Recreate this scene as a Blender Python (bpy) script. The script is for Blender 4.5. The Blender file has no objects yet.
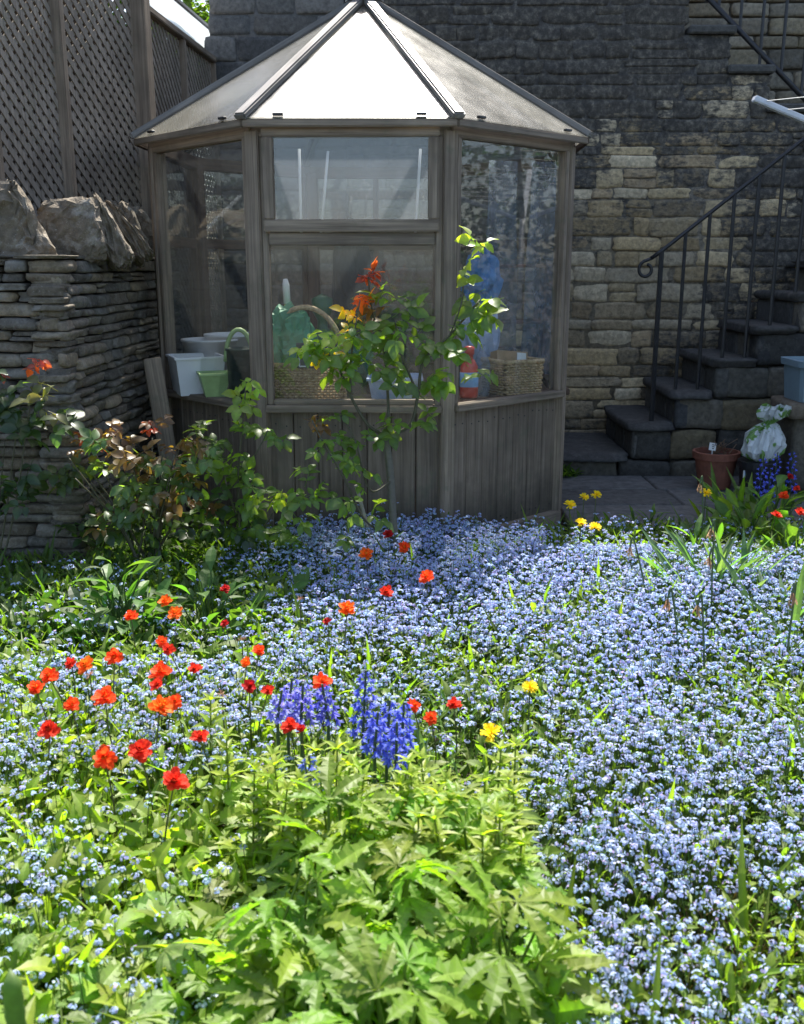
import bpy, bmesh, math, random
import numpy as np
from mathutils import Vector, Matrix, Euler
R = math.radians
rng = np.random.default_rng(11)
random.seed(5)
scene = bpy.context.scene
COL = scene.collection

# ------------------------------------------------------------------ camera model
F, CX, CY, PITCH, CH = 980.0, 402.0, 512.0, R(14.1), 1.5
def at(px, py, Y):
    a = math.atan((CY - py) / F) - PITCH
    z = CH + Y * math.tan(a)
    yc = Y * math.cos(PITCH) - (z - CH) * math.sin(PITCH)
    return Vector(((px - CX) / F * yc, Y, z))
def on(px, py, z=0.0):
    a = math.atan((CY - py) / F) - PITCH
    return at(px, py, (z - CH) / math.tan(a))
def topx(X, Y, Z):
    H = Z - CH
    yc = Y * math.cos(PITCH) - H * math.sin(PITCH)
    return CX + F * X / yc, CY - F * (H * math.cos(PITCH) + Y * math.sin(PITCH)) / yc

# ------------------------------------------------------------------ materials
class Mt:
    def __init__(s, name):
        s.m = bpy.data.materials.new(name); s.m.use_nodes = True
        s.t = s.m.node_tree; s.t.nodes.clear()
        s.out = s.t.nodes.new('ShaderNodeOutputMaterial')
    def n(s, typ, props=None, **ins):
        nd = s.t.nodes.new('ShaderNode' + typ)
        for k, v in (props or {}).items(): setattr(nd, k, v)
        for k, v in ins.items():
            key = int(k[1:]) if k[0] == 'i' and k[1:].isdigit() else k.replace('_', ' ')
            s.put(nd.inputs[key], v)
        return nd
    def put(s, sock, v):
        if isinstance(v, bpy.types.NodeSocket): s.t.links.new(v, sock)
        else:
            if isinstance(v, (tuple, list)) and len(v) == 3 and sock.type == 'RGBA': v = (*v, 1)
            sock.default_value = v
    def mix(s, f, a, b, blend='MIX'):
        nd = s.n('Mix', dict(data_type='RGBA', blend_type=blend))
        s.put(nd.inputs[0], f); s.put(nd.inputs[6], a); s.put(nd.inputs[7], b)
        return nd.outputs[2]
    def math(s, op, a, b=0.0, c=None, clamp=False):
        nd = s.n('Math', dict(operation=op, use_clamp=clamp)); s.put(nd.inputs[0], a); s.put(nd.inputs[1], b)
        if c is not None: s.put(nd.inputs[2], c)
        return nd.outputs[0]
    def ramp(s, f, stops):
        nd = s.n('ValToRGB'); s.put(nd.inputs[0], f); e = nd.color_ramp.elements
        while len(e) < len(stops): e.new(0.5)
        for x, (p, c) in zip(e, stops):
            x.position = p; x.color = (*c, 1) if not isinstance(c, (int, float)) else (c, c, c, 1)
        return nd.outputs[0]
    def obj(s): return s.n('TexCoord').outputs['Object']
    def scale(s, v, sc): 
        nd = s.n('Mapping'); s.put(nd.inputs['Vector'], v); nd.inputs['Scale'].default_value = sc; return nd.outputs[0]
    def noise(s, v, sc, det=4, rough=.55, dist=0):
        nd = s.n('TexNoise', None, Scale=sc, Detail=det, Roughness=rough, Distortion=dist); s.put(nd.inputs['Vector'], v); return nd.outputs['Fac']
    def attr(s, name='col'): return s.n('Attribute', dict(attribute_name=name)).outputs['Color']
    def bump(s, h, st=.3, d=.01): return s.n('Bump', None, Strength=st, Distance=d, Height=h).outputs[0]
    def done(s, sh): s.t.links.new(sh, s.out.inputs[0]); return s.m
    def pbr(s, col, rough=.6, normal=None, **kw):
        nd = s.n('BsdfPrincipled', None, Base_Color=col, Roughness=rough, **kw)
        if normal is not None: s.put(nd.inputs['Normal'], normal)
        return nd.outputs[0]
    def mixs(s, f, a, b):
        nd = s.n('MixShader'); s.put(nd.inputs[0], f); s.put(nd.inputs[1], a); s.put(nd.inputs[2], b); return nd.outputs[0]

def mat_wood(name, axis, dark, light, rough=.75, splash=False):
    m = Mt(name); o = m.obj(); sc = [70, 70, 70]; sc[axis] = 2.2
    r = m.n('ObjectInfo').outputs['Random']
    off = m.n('VectorMath', dict(operation='ADD')); m.put(off.inputs[0], o)
    cmb = m.n('CombineXYZ'); m.put(cmb.inputs[0], m.math('MULTIPLY', r, 31.)); m.put(cmb.inputs[1], m.math('MULTIPLY', r, 17.)); m.put(cmb.inputs[2], m.math('MULTIPLY', r, 53.))
    m.t.links.new(cmb.outputs[0], off.inputs[1]); v = off.outputs[0]
    g = m.noise(m.scale(v, sc), 1., 5, .6, .4)
    g2 = m.noise(v, 3.5, 3, .6)
    c = m.ramp(g, [(.25, dark), (.72, light)])
    c = m.mix(m.ramp(g2, [(.35, 0.), (.7, .5)]), c, tuple(x * .55 for x in dark))
    c = m.mix(.35, c, m.ramp(r, [(0, .75), (1, 1.25)]), 'MULTIPLY')
    if splash:   # soil splashed up the foot of the boards
        sp = m.n('SeparateXYZ'); m.put(sp.inputs[0], o); hz = m.math('ADD', sp.outputs[2], m.math('MULTIPLY', m.math('SUBTRACT', m.noise(o, 14, 6, .7), .5), .5))
        c = m.mix(m.ramp(hz, [(.12, .75), (.42, 0.)]), c, (.06, .05, .035))
    gr = m.noise(v, 9, 5, .7)
    c = m.mix(m.ramp(gr, [(.56, 0.), (.7, .4)]), c, (.10, .115, .07))
    return m.done(m.pbr(c, rough, m.bump(g, .5, .004)))
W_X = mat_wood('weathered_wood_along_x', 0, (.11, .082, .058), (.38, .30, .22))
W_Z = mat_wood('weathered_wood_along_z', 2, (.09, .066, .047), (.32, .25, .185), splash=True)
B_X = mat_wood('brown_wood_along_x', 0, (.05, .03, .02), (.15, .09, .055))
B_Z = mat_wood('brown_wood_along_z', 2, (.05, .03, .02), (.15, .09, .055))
TR_X = mat_wood('trellis_wood', 2, (.14, .115, .09), (.38, .32, .26))
OAK_X = mat_wood('roof_rib_wood', 0, (.11, .10, .09), (.30, .28, .25), .42)

def mat_stone(name, lichen=(.42, .39, .33), amt=.5, bscale=45, soot=None, rough=.9):
    m = Mt(name); o = m.n('NewGeometry').outputs['Position'] if soot else m.obj(); c = m.attr()
    n1 = m.noise(o, bscale, 6, .65); n2 = m.noise(o, 9, 5, .7); n3 = m.noise(o, 130, 3, .6)
    c = m.mix(.75, c, m.ramp(n1, [(.3, .45), (.7, 1.5)]), 'MULTIPLY')
    c = m.mix(m.ramp(n2, [(.54, 0.), (.68, amt)]), c, lichen)
    c = m.mix(m.ramp(n3, [(.62, 0.), (.7, amt)]), c, lichen)
    if soot: c = soot(m, o, c, n1)
    h = m.math('ADD', m.math('MULTIPLY', n1, 1.), m.math('MULTIPLY', n3, .35))
    return m.done(m.pbr(c, rough, m.bump(h, .75, .012)))
def soot_patch(m, o, c, n1):
    # black crust that leaves a bare, honey coloured patch beside the stairs
    sep = m.n('SeparateXYZ'); m.put(sep.inputs[0], o)
    dx = m.math('DIVIDE', m.math('SUBTRACT', m.math('SUBTRACT', sep.outputs[0], 1.72), m.math('MULTIPLY', m.math('SUBTRACT', sep.outputs[2], 1.25), .35)), .72)
    dz = m.math('DIVIDE', m.math('SUBTRACT', sep.outputs[2], 1.15), 1.0)
    d = m.math('SQRT', m.math('ADD', m.math('MULTIPLY', dx, dx), m.math('MULTIPLY', dz, dz)))
    nz = m.noise(o, 3.2, 6, .7)
    nf = m.noise(m.scale(o, (1, 1, 2.2)), 13, 5, .75)
    s = m.math('ADD', d, m.math('MULTIPLY', m.math('SUBTRACT', nz, .5), 2.2))
    s = m.math('ADD', s, m.math('MULTIPLY', m.math('SUBTRACT', nf, .5), 3.0))
    sr = m.n('SeparateColor'); m.put(sr.inputs[0], m.attr())
    s = m.math('ADD', s, m.math('MULTIPLY', m.math('SUBTRACT', .36, sr.outputs[0]), 1.9))
    f = m.ramp(m.math('DIVIDE', s, 2.), [(.42, 0.), (.70, .95)])
    nb = m.noise(o, 22, 5, .75)
    dark = m.ramp(nb, [(.3, (.022, .020, .019)), (.48, (.055, .051, .046)), (.6, (.125, .112, .092)), (.72, (.26, .23, .18))])
    return m.mix(f, c, dark)
ST_DRY = mat_stone('dry_stone', (.30, .285, .25), .55, 40)
ST_COPE = mat_stone('coping_stone', (.42, .39, .33), .6, 30)
ST_BACK = mat_stone('sooty_masonry', (.36, .33, .27), .25, 35, soot_patch)
ST_GREY = mat_stone('grey_masonry', (.22, .21, .19), .4, 30)
ST_STAIR = mat_stone('dark_stair_stone', (.15, .145, .13), .45, 28)
ST_PAVE = mat_stone('paving_stone', (.16, .16, .15), .35, 18)

def mat_leaf(name, rough=.45, tr=.42, boost=(3.7, 3.7, 1.0), spec=.5):
    m = Mt(name); c = m.attr(); o = m.obj()
    n = m.noise(o, 60, 2, .5)
    c = m.mix(.4, c, m.ramp(n, [(.3, .7), (.7, 1.3)]), 'MULTIPLY')
    p = m.pbr(c, rough, None, Specular_IOR_Level=spec)
    t = m.n('BsdfTranslucent', None, Color=m.mix(1., c, boost, 'MULTIPLY')).outputs[0]
    return m.done(m.mixs(tr, p, t))
LEAF = mat_leaf('leaf', .5, .40, (3.0, 3.5, .9), .38)
GLOSSY_LEAF = mat_leaf('glossy_leaf', .40, .58, (3.8, 3.6, .9), 1.)
PETAL = mat_leaf('petal', .6, .45, (1.2, 1.15, 1.15), .25)
STEM = mat_leaf('stem', .55, .15, (1.5, 1.5, 1.), .4)
BARK = mat_stone('bark', (.2, .19, .16), .3, 60)

def mat_plain(name, c, rough=.5, nscale=12, var=.25, bump=.1, **kw):
    m = Mt(name); o = m.obj(); n = m.noise(o, nscale, 5, .6)
    cc = m.mix(1., c, m.ramp(n, [(.25, 1 - var), (.75, 1 + var)]), 'MULTIPLY')
    return m.done(m.pbr(cc, rough, m.bump(n, bump, .004), **kw))
IRON = mat_plain('black_iron', (.018, .018, .02), .45, 40, .4, .25)
WHITE_PLASTIC = mat_plain('white_plastic', (.78, .79, .8), .4, 6, .08)
GREEN_PLASTIC = mat_plain('dark_green_plastic', (.015, .10, .05), .35)
MID_GREEN = mat_plain('mid_green_plastic', (.05, .26, .14), .5)
PALE_GREEN = mat_plain('pale_green_plastic', (.34, .48, .2), .45)
TEAL_DARK = mat_plain('dark_teal_weave', (.012, .035, .032), .6, 90, .5, .6)
ALU = mat_plain('white_aluminium', (.62, .65, .7), .35, 20, .1)
LINE = mat_plain('washing_line', (.55, .55, .52), .6)
TERRA = mat_plain('terracotta', (.21, .075, .045), .75, 14, .35, .2)
SOIL = mat_plain('potting_soil', (.045, .035, .027), .95, 60, .5, .8)
RED_PL = mat_plain('red_plastic', (.55, .06, .04), .35)
BLUE_PL = mat_plain('blue_plastic', (.06, .19, .42), .4, 9, .5)
LBLUE = mat_plain('light_blue_label', (.25, .45, .72), .5)
PALE_BLUE = mat_plain('pale_blue_plastic', (.33, .42, .6), .4, 8, .3)
CARD = mat_plain('cardboard', (.33, .22, .12), .85, 25, .15)
PAPER = mat_plain('paper', (.75, .75, .73), .7, 5, .05)
SLATE = mat_plain('slate', (.03, .045, .04), .7)
INK = mat_plain('black_ink', (.03, .03, .03), .7)
CHALK = mat_plain('chalk', (.75, .77, .73), .8)
CLOTH_DK = mat_plain('dark_cloth', (.018, .03, .035), .9, 30)
BIN = mat_plain('grey_blue_plastic', (.20, .28, .33), .45, 10, .12)
METAL = mat_plain('dull_metal', (.12, .11, .10), .5, 40)
def mat_wicker():
    m = Mt('wicker'); o = m.obj(); n = m.noise(o, 70, 4, .6)
    c = m.ramp(n, [(.3, (.22, .14, .07)), (.7, (.62, .47, .27))])
    return m.done(m.pbr(c, .65))
WICKER = mat_wicker()
def mat_ground():
    m = Mt('soil'); o = m.obj(); n = m.noise(o, 7, 8, .7); n2 = m.noise(o, 55, 6, .7)
    c = m.ramp(n2, [(.3, (.018, .013, .009)), (.7, (.075, .058, .04))])
    c = m.mix(m.ramp(n, [(.5, 0.), (.7, .6)]), c, (.03, .045, .015))
    return m.done(m.pbr(c, .95, m.bump(n2, .9, .03)))
def schlick(m, f0):
    # thin sheet: the same reflectance from either face
    fc = m.n('LayerWeight', None, Blend=.5).outputs['Facing']
    return m.math('MULTIPLY_ADD', m.math('POWER', fc, 5.), 1 - f0, f0)
def mat_glass(name, dust, dustcol=(.55, .58, .6), scale=3., streak=(1, 1, .35)):
    m = Mt(name); o = m.obj()
    n = m.noise(m.scale(o, streak), scale, 6, .7); n2 = m.noise(o, 60, 4, .7)
    d = m.math('ADD', m.ramp(n, [(.3, dust * .35), (.75, dust * 1.6)]), m.ramp(n2, [(.6, 0.), (.8, dust * .3)]))
    tr = m.n('BsdfTransparent', None, Color=(.975, .985, .975)).outputs[0]
    df = m.n('BsdfDiffuse', None, Color=dustcol).outputs[0]
    tl = m.n('BsdfTranslucent', None, Color=dustcol).outputs[0]
    dm = m.mixs(.5, df, tl)
    b = m.mixs(d, tr, dm)
    gl = m.n('BsdfGlossy', None, Color=(1, 1, 1), Roughness=.015).outputs[0]
    fr = schlick(m, .04)
    return m.done(m.mixs(fr, b, gl))
GLASS = mat_glass('window_glass', .035)
GLASS_DUSTY = mat_glass('dusty_glass', .13, (.52, .56, .66), 2.2)
def mat_roof():
    m = Mt('opal_roof_sheet'); o = m.obj()
    n = m.noise(o, 3, 6, .7); n2 = m.noise(o, 40, 5, .7)
    c = m.ramp(n, [(.3, (.36, .35, .31)), (.7, (.62, .61, .55))])
    c = m.mix(m.ramp(n2, [(.5, 0.), (.7, .6)]), c, (.14, .14, .09))
    tr = m.n('BsdfTransparent', None, Color=(.97, .97, .95)).outputs[0]
    df = m.n('BsdfDiffuse', None, Color=c).outputs[0]
    tl = m.n('BsdfTranslucent', None, Color=c).outputs[0]
    b = m.mixs(.88, m.mixs(.6, df, tl), tr)
    gl = m.n('BsdfGlossy', None, Color=(1, 1, 1), Roughness=m.ramp(m.noise(m.scale(o, (1, 1, .3)), 5, 6, .75), [(.3, .24), (.7, .40)])).outputs[0]
    fr = .105
    return m.done(m.mixs(fr, b, gl))
ROOF = mat_roof()
def mat_sheet():
    m = Mt('clear_plastic_film'); o = m.obj(); n = m.noise(o, 8, 4, .6)
    tr = m.n('BsdfTransparent', None, Color=(.8, .85, .9)).outputs[0]
    df = m.n('BsdfTranslucent', None, Color=(.6, .68, .8)).outputs[0]
    pb = m.pbr((.55, .62, .75), .25)
    return m.done(m.mixs(m.ramp(n, [(.3, .1), (.7, .42)]), tr, m.mixs(.5, df, pb)))
FILM = mat_sheet()
def mat_bag():
    m = Mt('printed_bag'); o = m.obj(); n = m.noise(o, 9, 3, .6, .6)
    c = m.ramp(n, [(.40, (.6, .63, .63)), (.52, (.5, .53, .53)), (.545, (.13, .26, .05)), (.66, (.11, .22, .04)), (.68, (.5, .5, .5))])
    return m.done(m.pbr(c, .3))
BAG = mat_bag()

# ------------------------------------------------------------------ object helpers
ORG = {}; LM = {}
def tag(o, label=None, cat=None, group=None, kind=None):
    for k, v in (('label', label), ('category', cat), ('group', group), ('kind', kind)):
        if v: o[k] = v
    return o
def thing(name, label, cat, loc=(0, 0, 0), group=None):
    o = bpy.data.objects.new(name, None); COL.objects.link(o)
    o.empty_display_size = .05; o.location = loc; ORG[o.name] = Vector(loc)
    return tag(o, label, cat, group, 'thing')
def link(name, me, mats, parent=None, loc=None):
    o = bpy.data.objects.new(name, me); COL.objects.link(o)
    for m in (mats if isinstance(mats, (list, tuple)) else [mats]):
        if m.name not in [x.name for x in me.materials if x]: me.materials.append(m)
    if parent is not None: o.parent = parent
    ORG[o.name] = ORG[parent.name] if parent is not None else Vector((0, 0, 0))
    if loc is not None: o.location = loc
    return o
class MB:
    """collects triangles in world coordinates"""
    def __init__(s): s.V, s.F, s.C, s.I, s.n = [], [], [], [], 0
    def add(s, V, Fc, col=(.5, .5, .5), mi=0):
        V = np.asarray(V, float).reshape(-1, 3); Fc = np.asarray(Fc, int).reshape(-1, 3)
        if not len(V): return s
        C = np.asarray(col, float)
        if C.ndim == 1: C = np.tile(C[:3], (len(V), 1))
        s.V.append(V); s.F.append(Fc + s.n); s.C.append(C); s.I.append(np.full(len(Fc), mi)); s.n += len(V)
        return s
    def bm(s, b, col=(.5, .5, .5), M=None, mi=0):
        if M is not None: b.transform(M)
        bmesh.ops.triangulate(b, faces=b.faces[:]); b.verts.index_update()
        V = [v.co[:] for v in b.verts]; Fc = [[v.index for v in f.verts] for f in b.faces]
        s.add(V, Fc, col, mi); b.free(); return s
    def box(s, c, d, rz=0, col=(.5, .5, .5), bev=.004, mi=0, M=None):
        b = bmesh.new(); bmesh.ops.create_cube(b, size=1.0)
        bmesh.ops.scale(b, vec=d, verts=b.verts[:])
        if bev: bmesh.ops.bevel(b, geom=b.edges[:], offset=min(bev, min(d) * .3), segments=1, affect='EDGES')
        return s.bm(b, col, Matrix.Translation(c) @ (M if M is not None else Matrix.Rotation(rz, 4, 'Z')), mi)
    def tube(s, pts, rad, sides=6, col=(.5, .5, .5), mi=0, cap=True):
        P = np.array([tuple(p) for p in pts], float); n = len(P)
        r = np.full(n, rad, float) if np.isscalar(rad) else np.asarray(rad, float)
        T = np.gradient(P, axis=0); T /= np.linalg.norm(T, axis=1)[:, None] + 1e-12
        up = np.array([0, 0, 1.]) if abs(T[0][2]) < .9 else np.array([1., 0, 0])
        V = []
        A = np.cross(T[0], up); A /= np.linalg.norm(A)
        for i in range(n):
            A = A - T[i] * A.dot(T[i]); A /= np.linalg.norm(A) + 1e-12; B = np.cross(T[i], A)
            for k in range(sides):
                a = 2 * math.pi * k / sides; V.append(P[i] + r[i] * (math.cos(a) * A + math.sin(a) * B))
        Fc = []
        for i in range(n - 1):
            for k in range(sides):
                a, b, c, d = i * sides + k, i * sides + (k + 1) % sides, (i + 1) * sides + (k + 1) % sides, (i + 1) * sides + k
                Fc += [(a, b, c), (a, c, d)]
        if cap:
            for k in range(1, sides - 1): Fc += [(0, k + 1, k), ((n - 1) * sides, (n - 1) * sides + k, (n - 1) * sides + k + 1)]
        return s.add(V, Fc, col, mi)
    def lathe(s, c, prof, sides=20, col=(.5, .5, .5), mi=0, sx=1, sy=1):
        V, Fc = [], []
        for (r, z) in prof:
            for k in range(sides):
                a = 2 * math.pi * k / sides; V.append((c[0] + sx * r * math.cos(a), c[1] + sy * r * math.sin(a), c[2] + z))
        for i in range(len(prof) - 1):
            for k in range(sides):
                a, b, cc, d = i * sides + k, i * sides + (k + 1) % sides, (i + 1) * sides + (k + 1) % sides, (i + 1) * sides + k
                Fc += [(a, b, cc), (a, cc, d)]
        return s.add(V, Fc, col, mi)
    def build(s, name, mats, parent=None, smooth=False, origin=None):
        org = ORG[parent.name] if parent is not None else Vector(origin or (0, 0, 0))
        V = np.concatenate(s.V) - np.array(org[:]); Fc = np.concatenate(s.F); C = np.concatenate(s.C); I = np.concatenate(s.I)
        me = bpy.data.meshes.new(name)
        me.vertices.add(len(V)); me.loops.add(len(Fc) * 3); me.polygons.add(len(Fc))
        me.vertices.foreach_set('co', V.astype(np.float32).ravel())
        me.loops.foreach_set('vertex_index', Fc.astype(np.int32).ravel())
        me.polygons.foreach_set('loop_start', np.arange(0, len(Fc) * 3, 3, dtype=np.int32))
        me.polygons.foreach_set('material_index', I.astype(np.int32))
        me.polygons.foreach_set('use_smooth', np.full(len(Fc), smooth))
        me.update(calc_edges=True)
        a = me.color_attributes.new('col', 'FLOAT_COLOR', 'POINT')
        a.data.foreach_set('color', np.concatenate([C, np.ones((len(C), 1))], 1).astype(np.float32).ravel())
        o = link(name, me, mats, parent)
        if parent is None:
            o.location = org; ORG[o.name] = org
        return o
def boxmesh(d, bev=.004):
    b = bmesh.new(); bmesh.ops.create_cube(b, size=1.0); bmesh.ops.scale(b, vec=d, verts=b.verts[:])
    if bev: bmesh.ops.bevel(b, geom=b.edges[:], offset=min(bev, min(d) * .3), segments=2, affect='EDGES')
    me = bpy.data.meshes.new('bar'); b.to_mesh(me); b.free(); return me
def beam(name, p0, p1, w, h, mat, parent, up=(0, 0, 1), bev=.005):
    """a bar from p0 to p1 with its length along local x: w across, h along `up`"""
    p0, p1 = Vector(p0), Vector(p1); x = (p1 - p0); L = x.length; x.normalize()
    u = Vector(up); z = (u - x * u.dot(x)).normalized(); y = z.cross(x)
    M = Matrix((x, y, z)).transposed().to_4x4(); M.translation = (p0 + p1) / 2
    me = boxmesh((L, w, h), bev); me.name = name
    o = link(name, me, mat, parent)
    LM[o.name] = M.copy()
    if parent is not None: o.matrix_local = Matrix.Translation(-ORG[parent.name]) @ M
    else: o.matrix_world = M
    return o

# ------------------------------------------------------------------ stones
def rcube(cuts=3, e=7):
    b = bmesh.new(); bmesh.ops.create_cube(b, size=2.0)
    bmesh.ops.subdivide_edges(b, edges=b.edges[:], cuts=cuts, use_grid_fill=True)
    bmesh.ops.triangulate(b, faces=b.faces[:]); b.verts.index_update()
    V = np.array([v.co[:] for v in b.verts]); Fc = np.array([[v.index for v in f.verts] for f in b.faces]); b.free()
    V = np.sign(V) * np.abs(V) ** .75
    n = (np.abs(V) ** e).sum(1) ** (1 / e)
    return V / n[:, None], Fc
RC_ROUND, RC_SQ = rcube(3, 8), rcube(3, 11)
def stone(mb, tmpl, M, c, d, col, amp=.1):
    V, Fc = tmpl; ph = rng.uniform(0, 6.28, (3, 3)); k = rng.uniform(1.2, 2.6, (3, 3))
    W = V.copy()
    for i in range(3): W[:, i] += amp * (np.sin(k[i, 0] * V[:, (i + 1) % 3] + ph[i, 0]) + .6 * np.sin(2.1 * k[i, 1] * V[:, (i + 2) % 3] + ph[i, 1]))
    W = W * np.array(d) / 2 + np.array(c)
    W = W @ np.array(M.to_3x3()).T + np.array(M.translation)
    mb.add(W, Fc, col)
def wall_courses(mb, M, length, z0, z1, hr, lr, depth, cols, tmpl=RC_ROUND, amp=.1, gap=.006, proud=.02, xmin=None, flush=False, xmax=None):
    """stones laid in courses on the local plane y = 0 of M (x along, z up, -y outward)"""
    z = z0; full = length
    while z < z1 - .01:
        h = min(rng.uniform(*hr), z1 - z)
        if z1 - z - h < hr[0] * .6: h = z1 - z
        length = xmax(z + h) if xmax else full
        x = (xmin(z) if xmin else 0) - (0 if flush else rng.uniform(0, .05))
        while x < length:
            l = rng.uniform(*lr) * (1 if rng.random() > .15 else 1.5); l = min(l, length - x + .02)
            if l < .04: break
            c = np.array(cols[rng.integers(len(cols))]) * rng.uniform(.7, 1.25)
            hh = h if rng.random() > .12 or h < hr[0] * 1.6 else h * .5
            for part in ([0] if hh == h else [0, 1]):
                stone(mb, tmpl, M, (x + l / 2, depth / 2 - rng.uniform(0, proud), z + hh * (part + .5)), (l - gap, depth, hh - gap), c * rng.uniform(.9, 1.1), amp)
            x += l
        z += h

# ------------------------------------------------------------------ leaves
def leaf_t(prof, fold=.25, curl=.25, wav=0):
    """leaf of unit length along +x; prof = [(t, half width)]"""
    V, Fc = [], []
    for i, (t, w) in enumerate(prof):
        zc = -curl * t * t
        V += [(t, -w, zc + fold * w + wav * (-1) ** i), (t, 0, zc), (t, w, zc + fold * w - wav * (-1) ** i)]
    for i in range(len(prof) - 1):
        a, b = 3 * i, 3 * i + 3
        Fc += [(a, b, b + 1), (a, b + 1, a + 1), (a + 1, b + 1, b + 2), (a + 1, b + 2, a + 2)]
    return np.array(V), np.array(Fc), np.array([.94, 1.22, .94] * len(prof))
OVATE = leaf_t([(0, .02), (.14, .2), (.32, .31), (.55, .32), (.78, .2), (.92, .08), (1, .0)], .3, .3, .01)
LANCE = leaf_t([(0, .035), (.3, .1), (.62, .105), (.85, .06), (1, 0)], .3, .35)
BROAD = leaf_t([(0, .03), (.2, .08), (.4, .18), (.62, .22), (.82, .15), (1, 0)], .25, .4)
BLADE = leaf_t([(0, .03), (.35, .03), (.7, .024), (1, 0)], .5, .45)
SERR = leaf_t([(0, .03), (.12, .26), (.22, .24), (.3, .31), (.42, .25), (.5, .28), (.62, .18), (.7, .19), (.84, .08), (1, 0)], .25, .45)
def palm_t(lobes, prof, droop=.25, sc=None):
    Vs, Fs, Ws, n = [], [], [], 0
    for i, a in enumerate(lobes):
        V, Fc, Wt = leaf_t(prof, .3, .34 + droop * abs(math.sin(R(a))) * .5, .012); Ws.append(Wt)
        s = (1.0 - .0042 * abs(a)) if sc is None else sc[i]
        V = V * s; ca, sa = math.cos(R(a)), math.sin(R(a))
        V = np.stack([V[:, 0] * ca - V[:, 1] * sa, V[:, 0] * sa + V[:, 1] * ca, V[:, 2] + .004 * (i % 2)], 1)
        Vs.append(V); Fs.append(Fc + n); n += len(V)
    return np.concatenate(Vs), np.concatenate(Fs), np.concatenate(Ws)
ACON_P = [(0, .02), (.2, .05), (.36, .11), (.45, .19), (.46, .13), (.56, .13), (.67, .205), (.68, .12), (.77, .10), (.86, .13), (.865, .06), (1, 0)]
ACON = palm_t([-128, -78, -36, 0, 36, 78, 128], ACON_P)
ACON2 = palm_t([-100, -52, 0, 52, 100], ACON_P)
GERA = palm_t([-120, -72, -30, 0, 30, 72, 120], [(0, .05), (.3, .12), (.55, .2), (.7, .27), (.68, .17), (.85, .19), (.83, .1), (1, .03)], .3)
PINN = palm_t([0], LANCE and [(0, .02), (.3, .02), (.32, .12), (.4, .05), (.5, .15), (.56, .05), (.7, .16), (.75, .07), (1, 0)])
def frames(D, U):
    D = D / (np.linalg.norm(D, axis=1)[:, None] + 1e-9)
    Z = U - D * (U * D).sum(1)[:, None]; Z /= np.linalg.norm(Z, axis=1)[:, None] + 1e-9
    Y = np.cross(Z, D)
    return np.stack([D, Y, Z], 2)                      # columns
def scat(mb, tmpl, P, D, U, S, C, mi=0):
    P, D, U, S, C = (np.asarray(x, float) for x in (P, D, U, S, C))
    n = len(P)
    if n == 0: return
    V, Fc = tmpl[:2]
    M = frames(D, np.broadcast_to(U, D.shape) if U.ndim == 1 else U)
    S = S.reshape(n, 1, -1)
    W = np.einsum('nij,nkj->nki', M, np.broadcast_to(V, (n, *V.shape)) * S) + P[:, None, :]
    Fa = (Fc[None] + (np.arange(n) * len(V))[:, None, None]).reshape(-1, 3)
    Cc = np.repeat(C, len(V), axis=0) if C.ndim == 2 else C
    if len(tmpl) > 2: Cc = (Cc if Cc.ndim == 2 else np.tile(Cc, (n * len(V), 1))) * np.tile(tmpl[2], n)[:, None]
    mb.add(W.reshape(-1, 3), Fa, Cc, mi)
def rdir(n, up_lo, up_hi, az=None):
    a = rng.uniform(0, 2 * math.pi, n) if az is None else az
    e = np.radians(rng.uniform(up_lo, up_hi, n))
    return np.stack([np.cos(a) * np.cos(e), np.sin(a) * np.cos(e), np.sin(e)], 1)
def tint(c, n, v=.25, hue=.12):
    c = np.array(c)[None] * rng.uniform(1 - v, 1 + v, (n, 1))
    return c * rng.uniform(1 - hue, 1 + hue, (n, 3))
def smooth_path(pts, n=8):
    P = np.array([tuple(p) for p in pts], float)
    if len(P) < 3: 
        t = np.linspace(0, 1, n)[:, None]; return P[0] * (1 - t) + P[-1] * t
    Q = np.concatenate([[2 * P[0] - P[1]], P, [2 * P[-1] - P[-2]]]); out = []
    for i in range(1, len(Q) - 2):
        for t in np.linspace(0, 1, n, endpoint=False):
            out.append(.5 * ((2 * Q[i]) + (-Q[i - 1] + Q[i + 1]) * t + (2 * Q[i - 1] - 5 * Q[i] + 4 * Q[i + 1] - Q[i + 2]) * t ** 2 + (-Q[i - 1] + 3 * Q[i] - 3 * Q[i + 1] + Q[i + 2]) * t ** 3))
    out.append(P[-1]); return np.array(out)
# ------------------------------------------------------------------ ground
def grid(x0, x1, y0, y1, nx, ny, f):
    X, Y = np.meshgrid(np.linspace(x0, x1, nx), np.linspace(y0, y1, ny)); V = np.stack([X, Y, f(X, Y)], 2).reshape(-1, 3)
    i = np.arange((ny - 1) * nx).reshape(ny - 1, nx)[:, :-1].ravel()
    return V, np.concatenate([np.stack([i, i + 1, i + nx + 1], 1), np.stack([i, i + nx + 1, i + nx], 1)])
gb = MB()
gb.add(np.array([(-300, -300, -.012), (300, -300, -.012), (300, 300, -.012), (-300, 300, -.012)]), [(0, 1, 2), (0, 2, 3)])
tag(gb.build('ground', mat_ground()), kind='structure')
gb = MB(); gb.add(*grid(-3.6, 4.2, .3, 5.1, 160, 110, lambda x, y: .012 + .012 * np.sin(5 * x + 2 * y) * np.sin(7 * y - 3 * x) + rng.uniform(0, .016, x.shape)))
tag(gb.build('garden_bed', bpy.data.materials['soil'], smooth=True), kind='structure')

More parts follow.
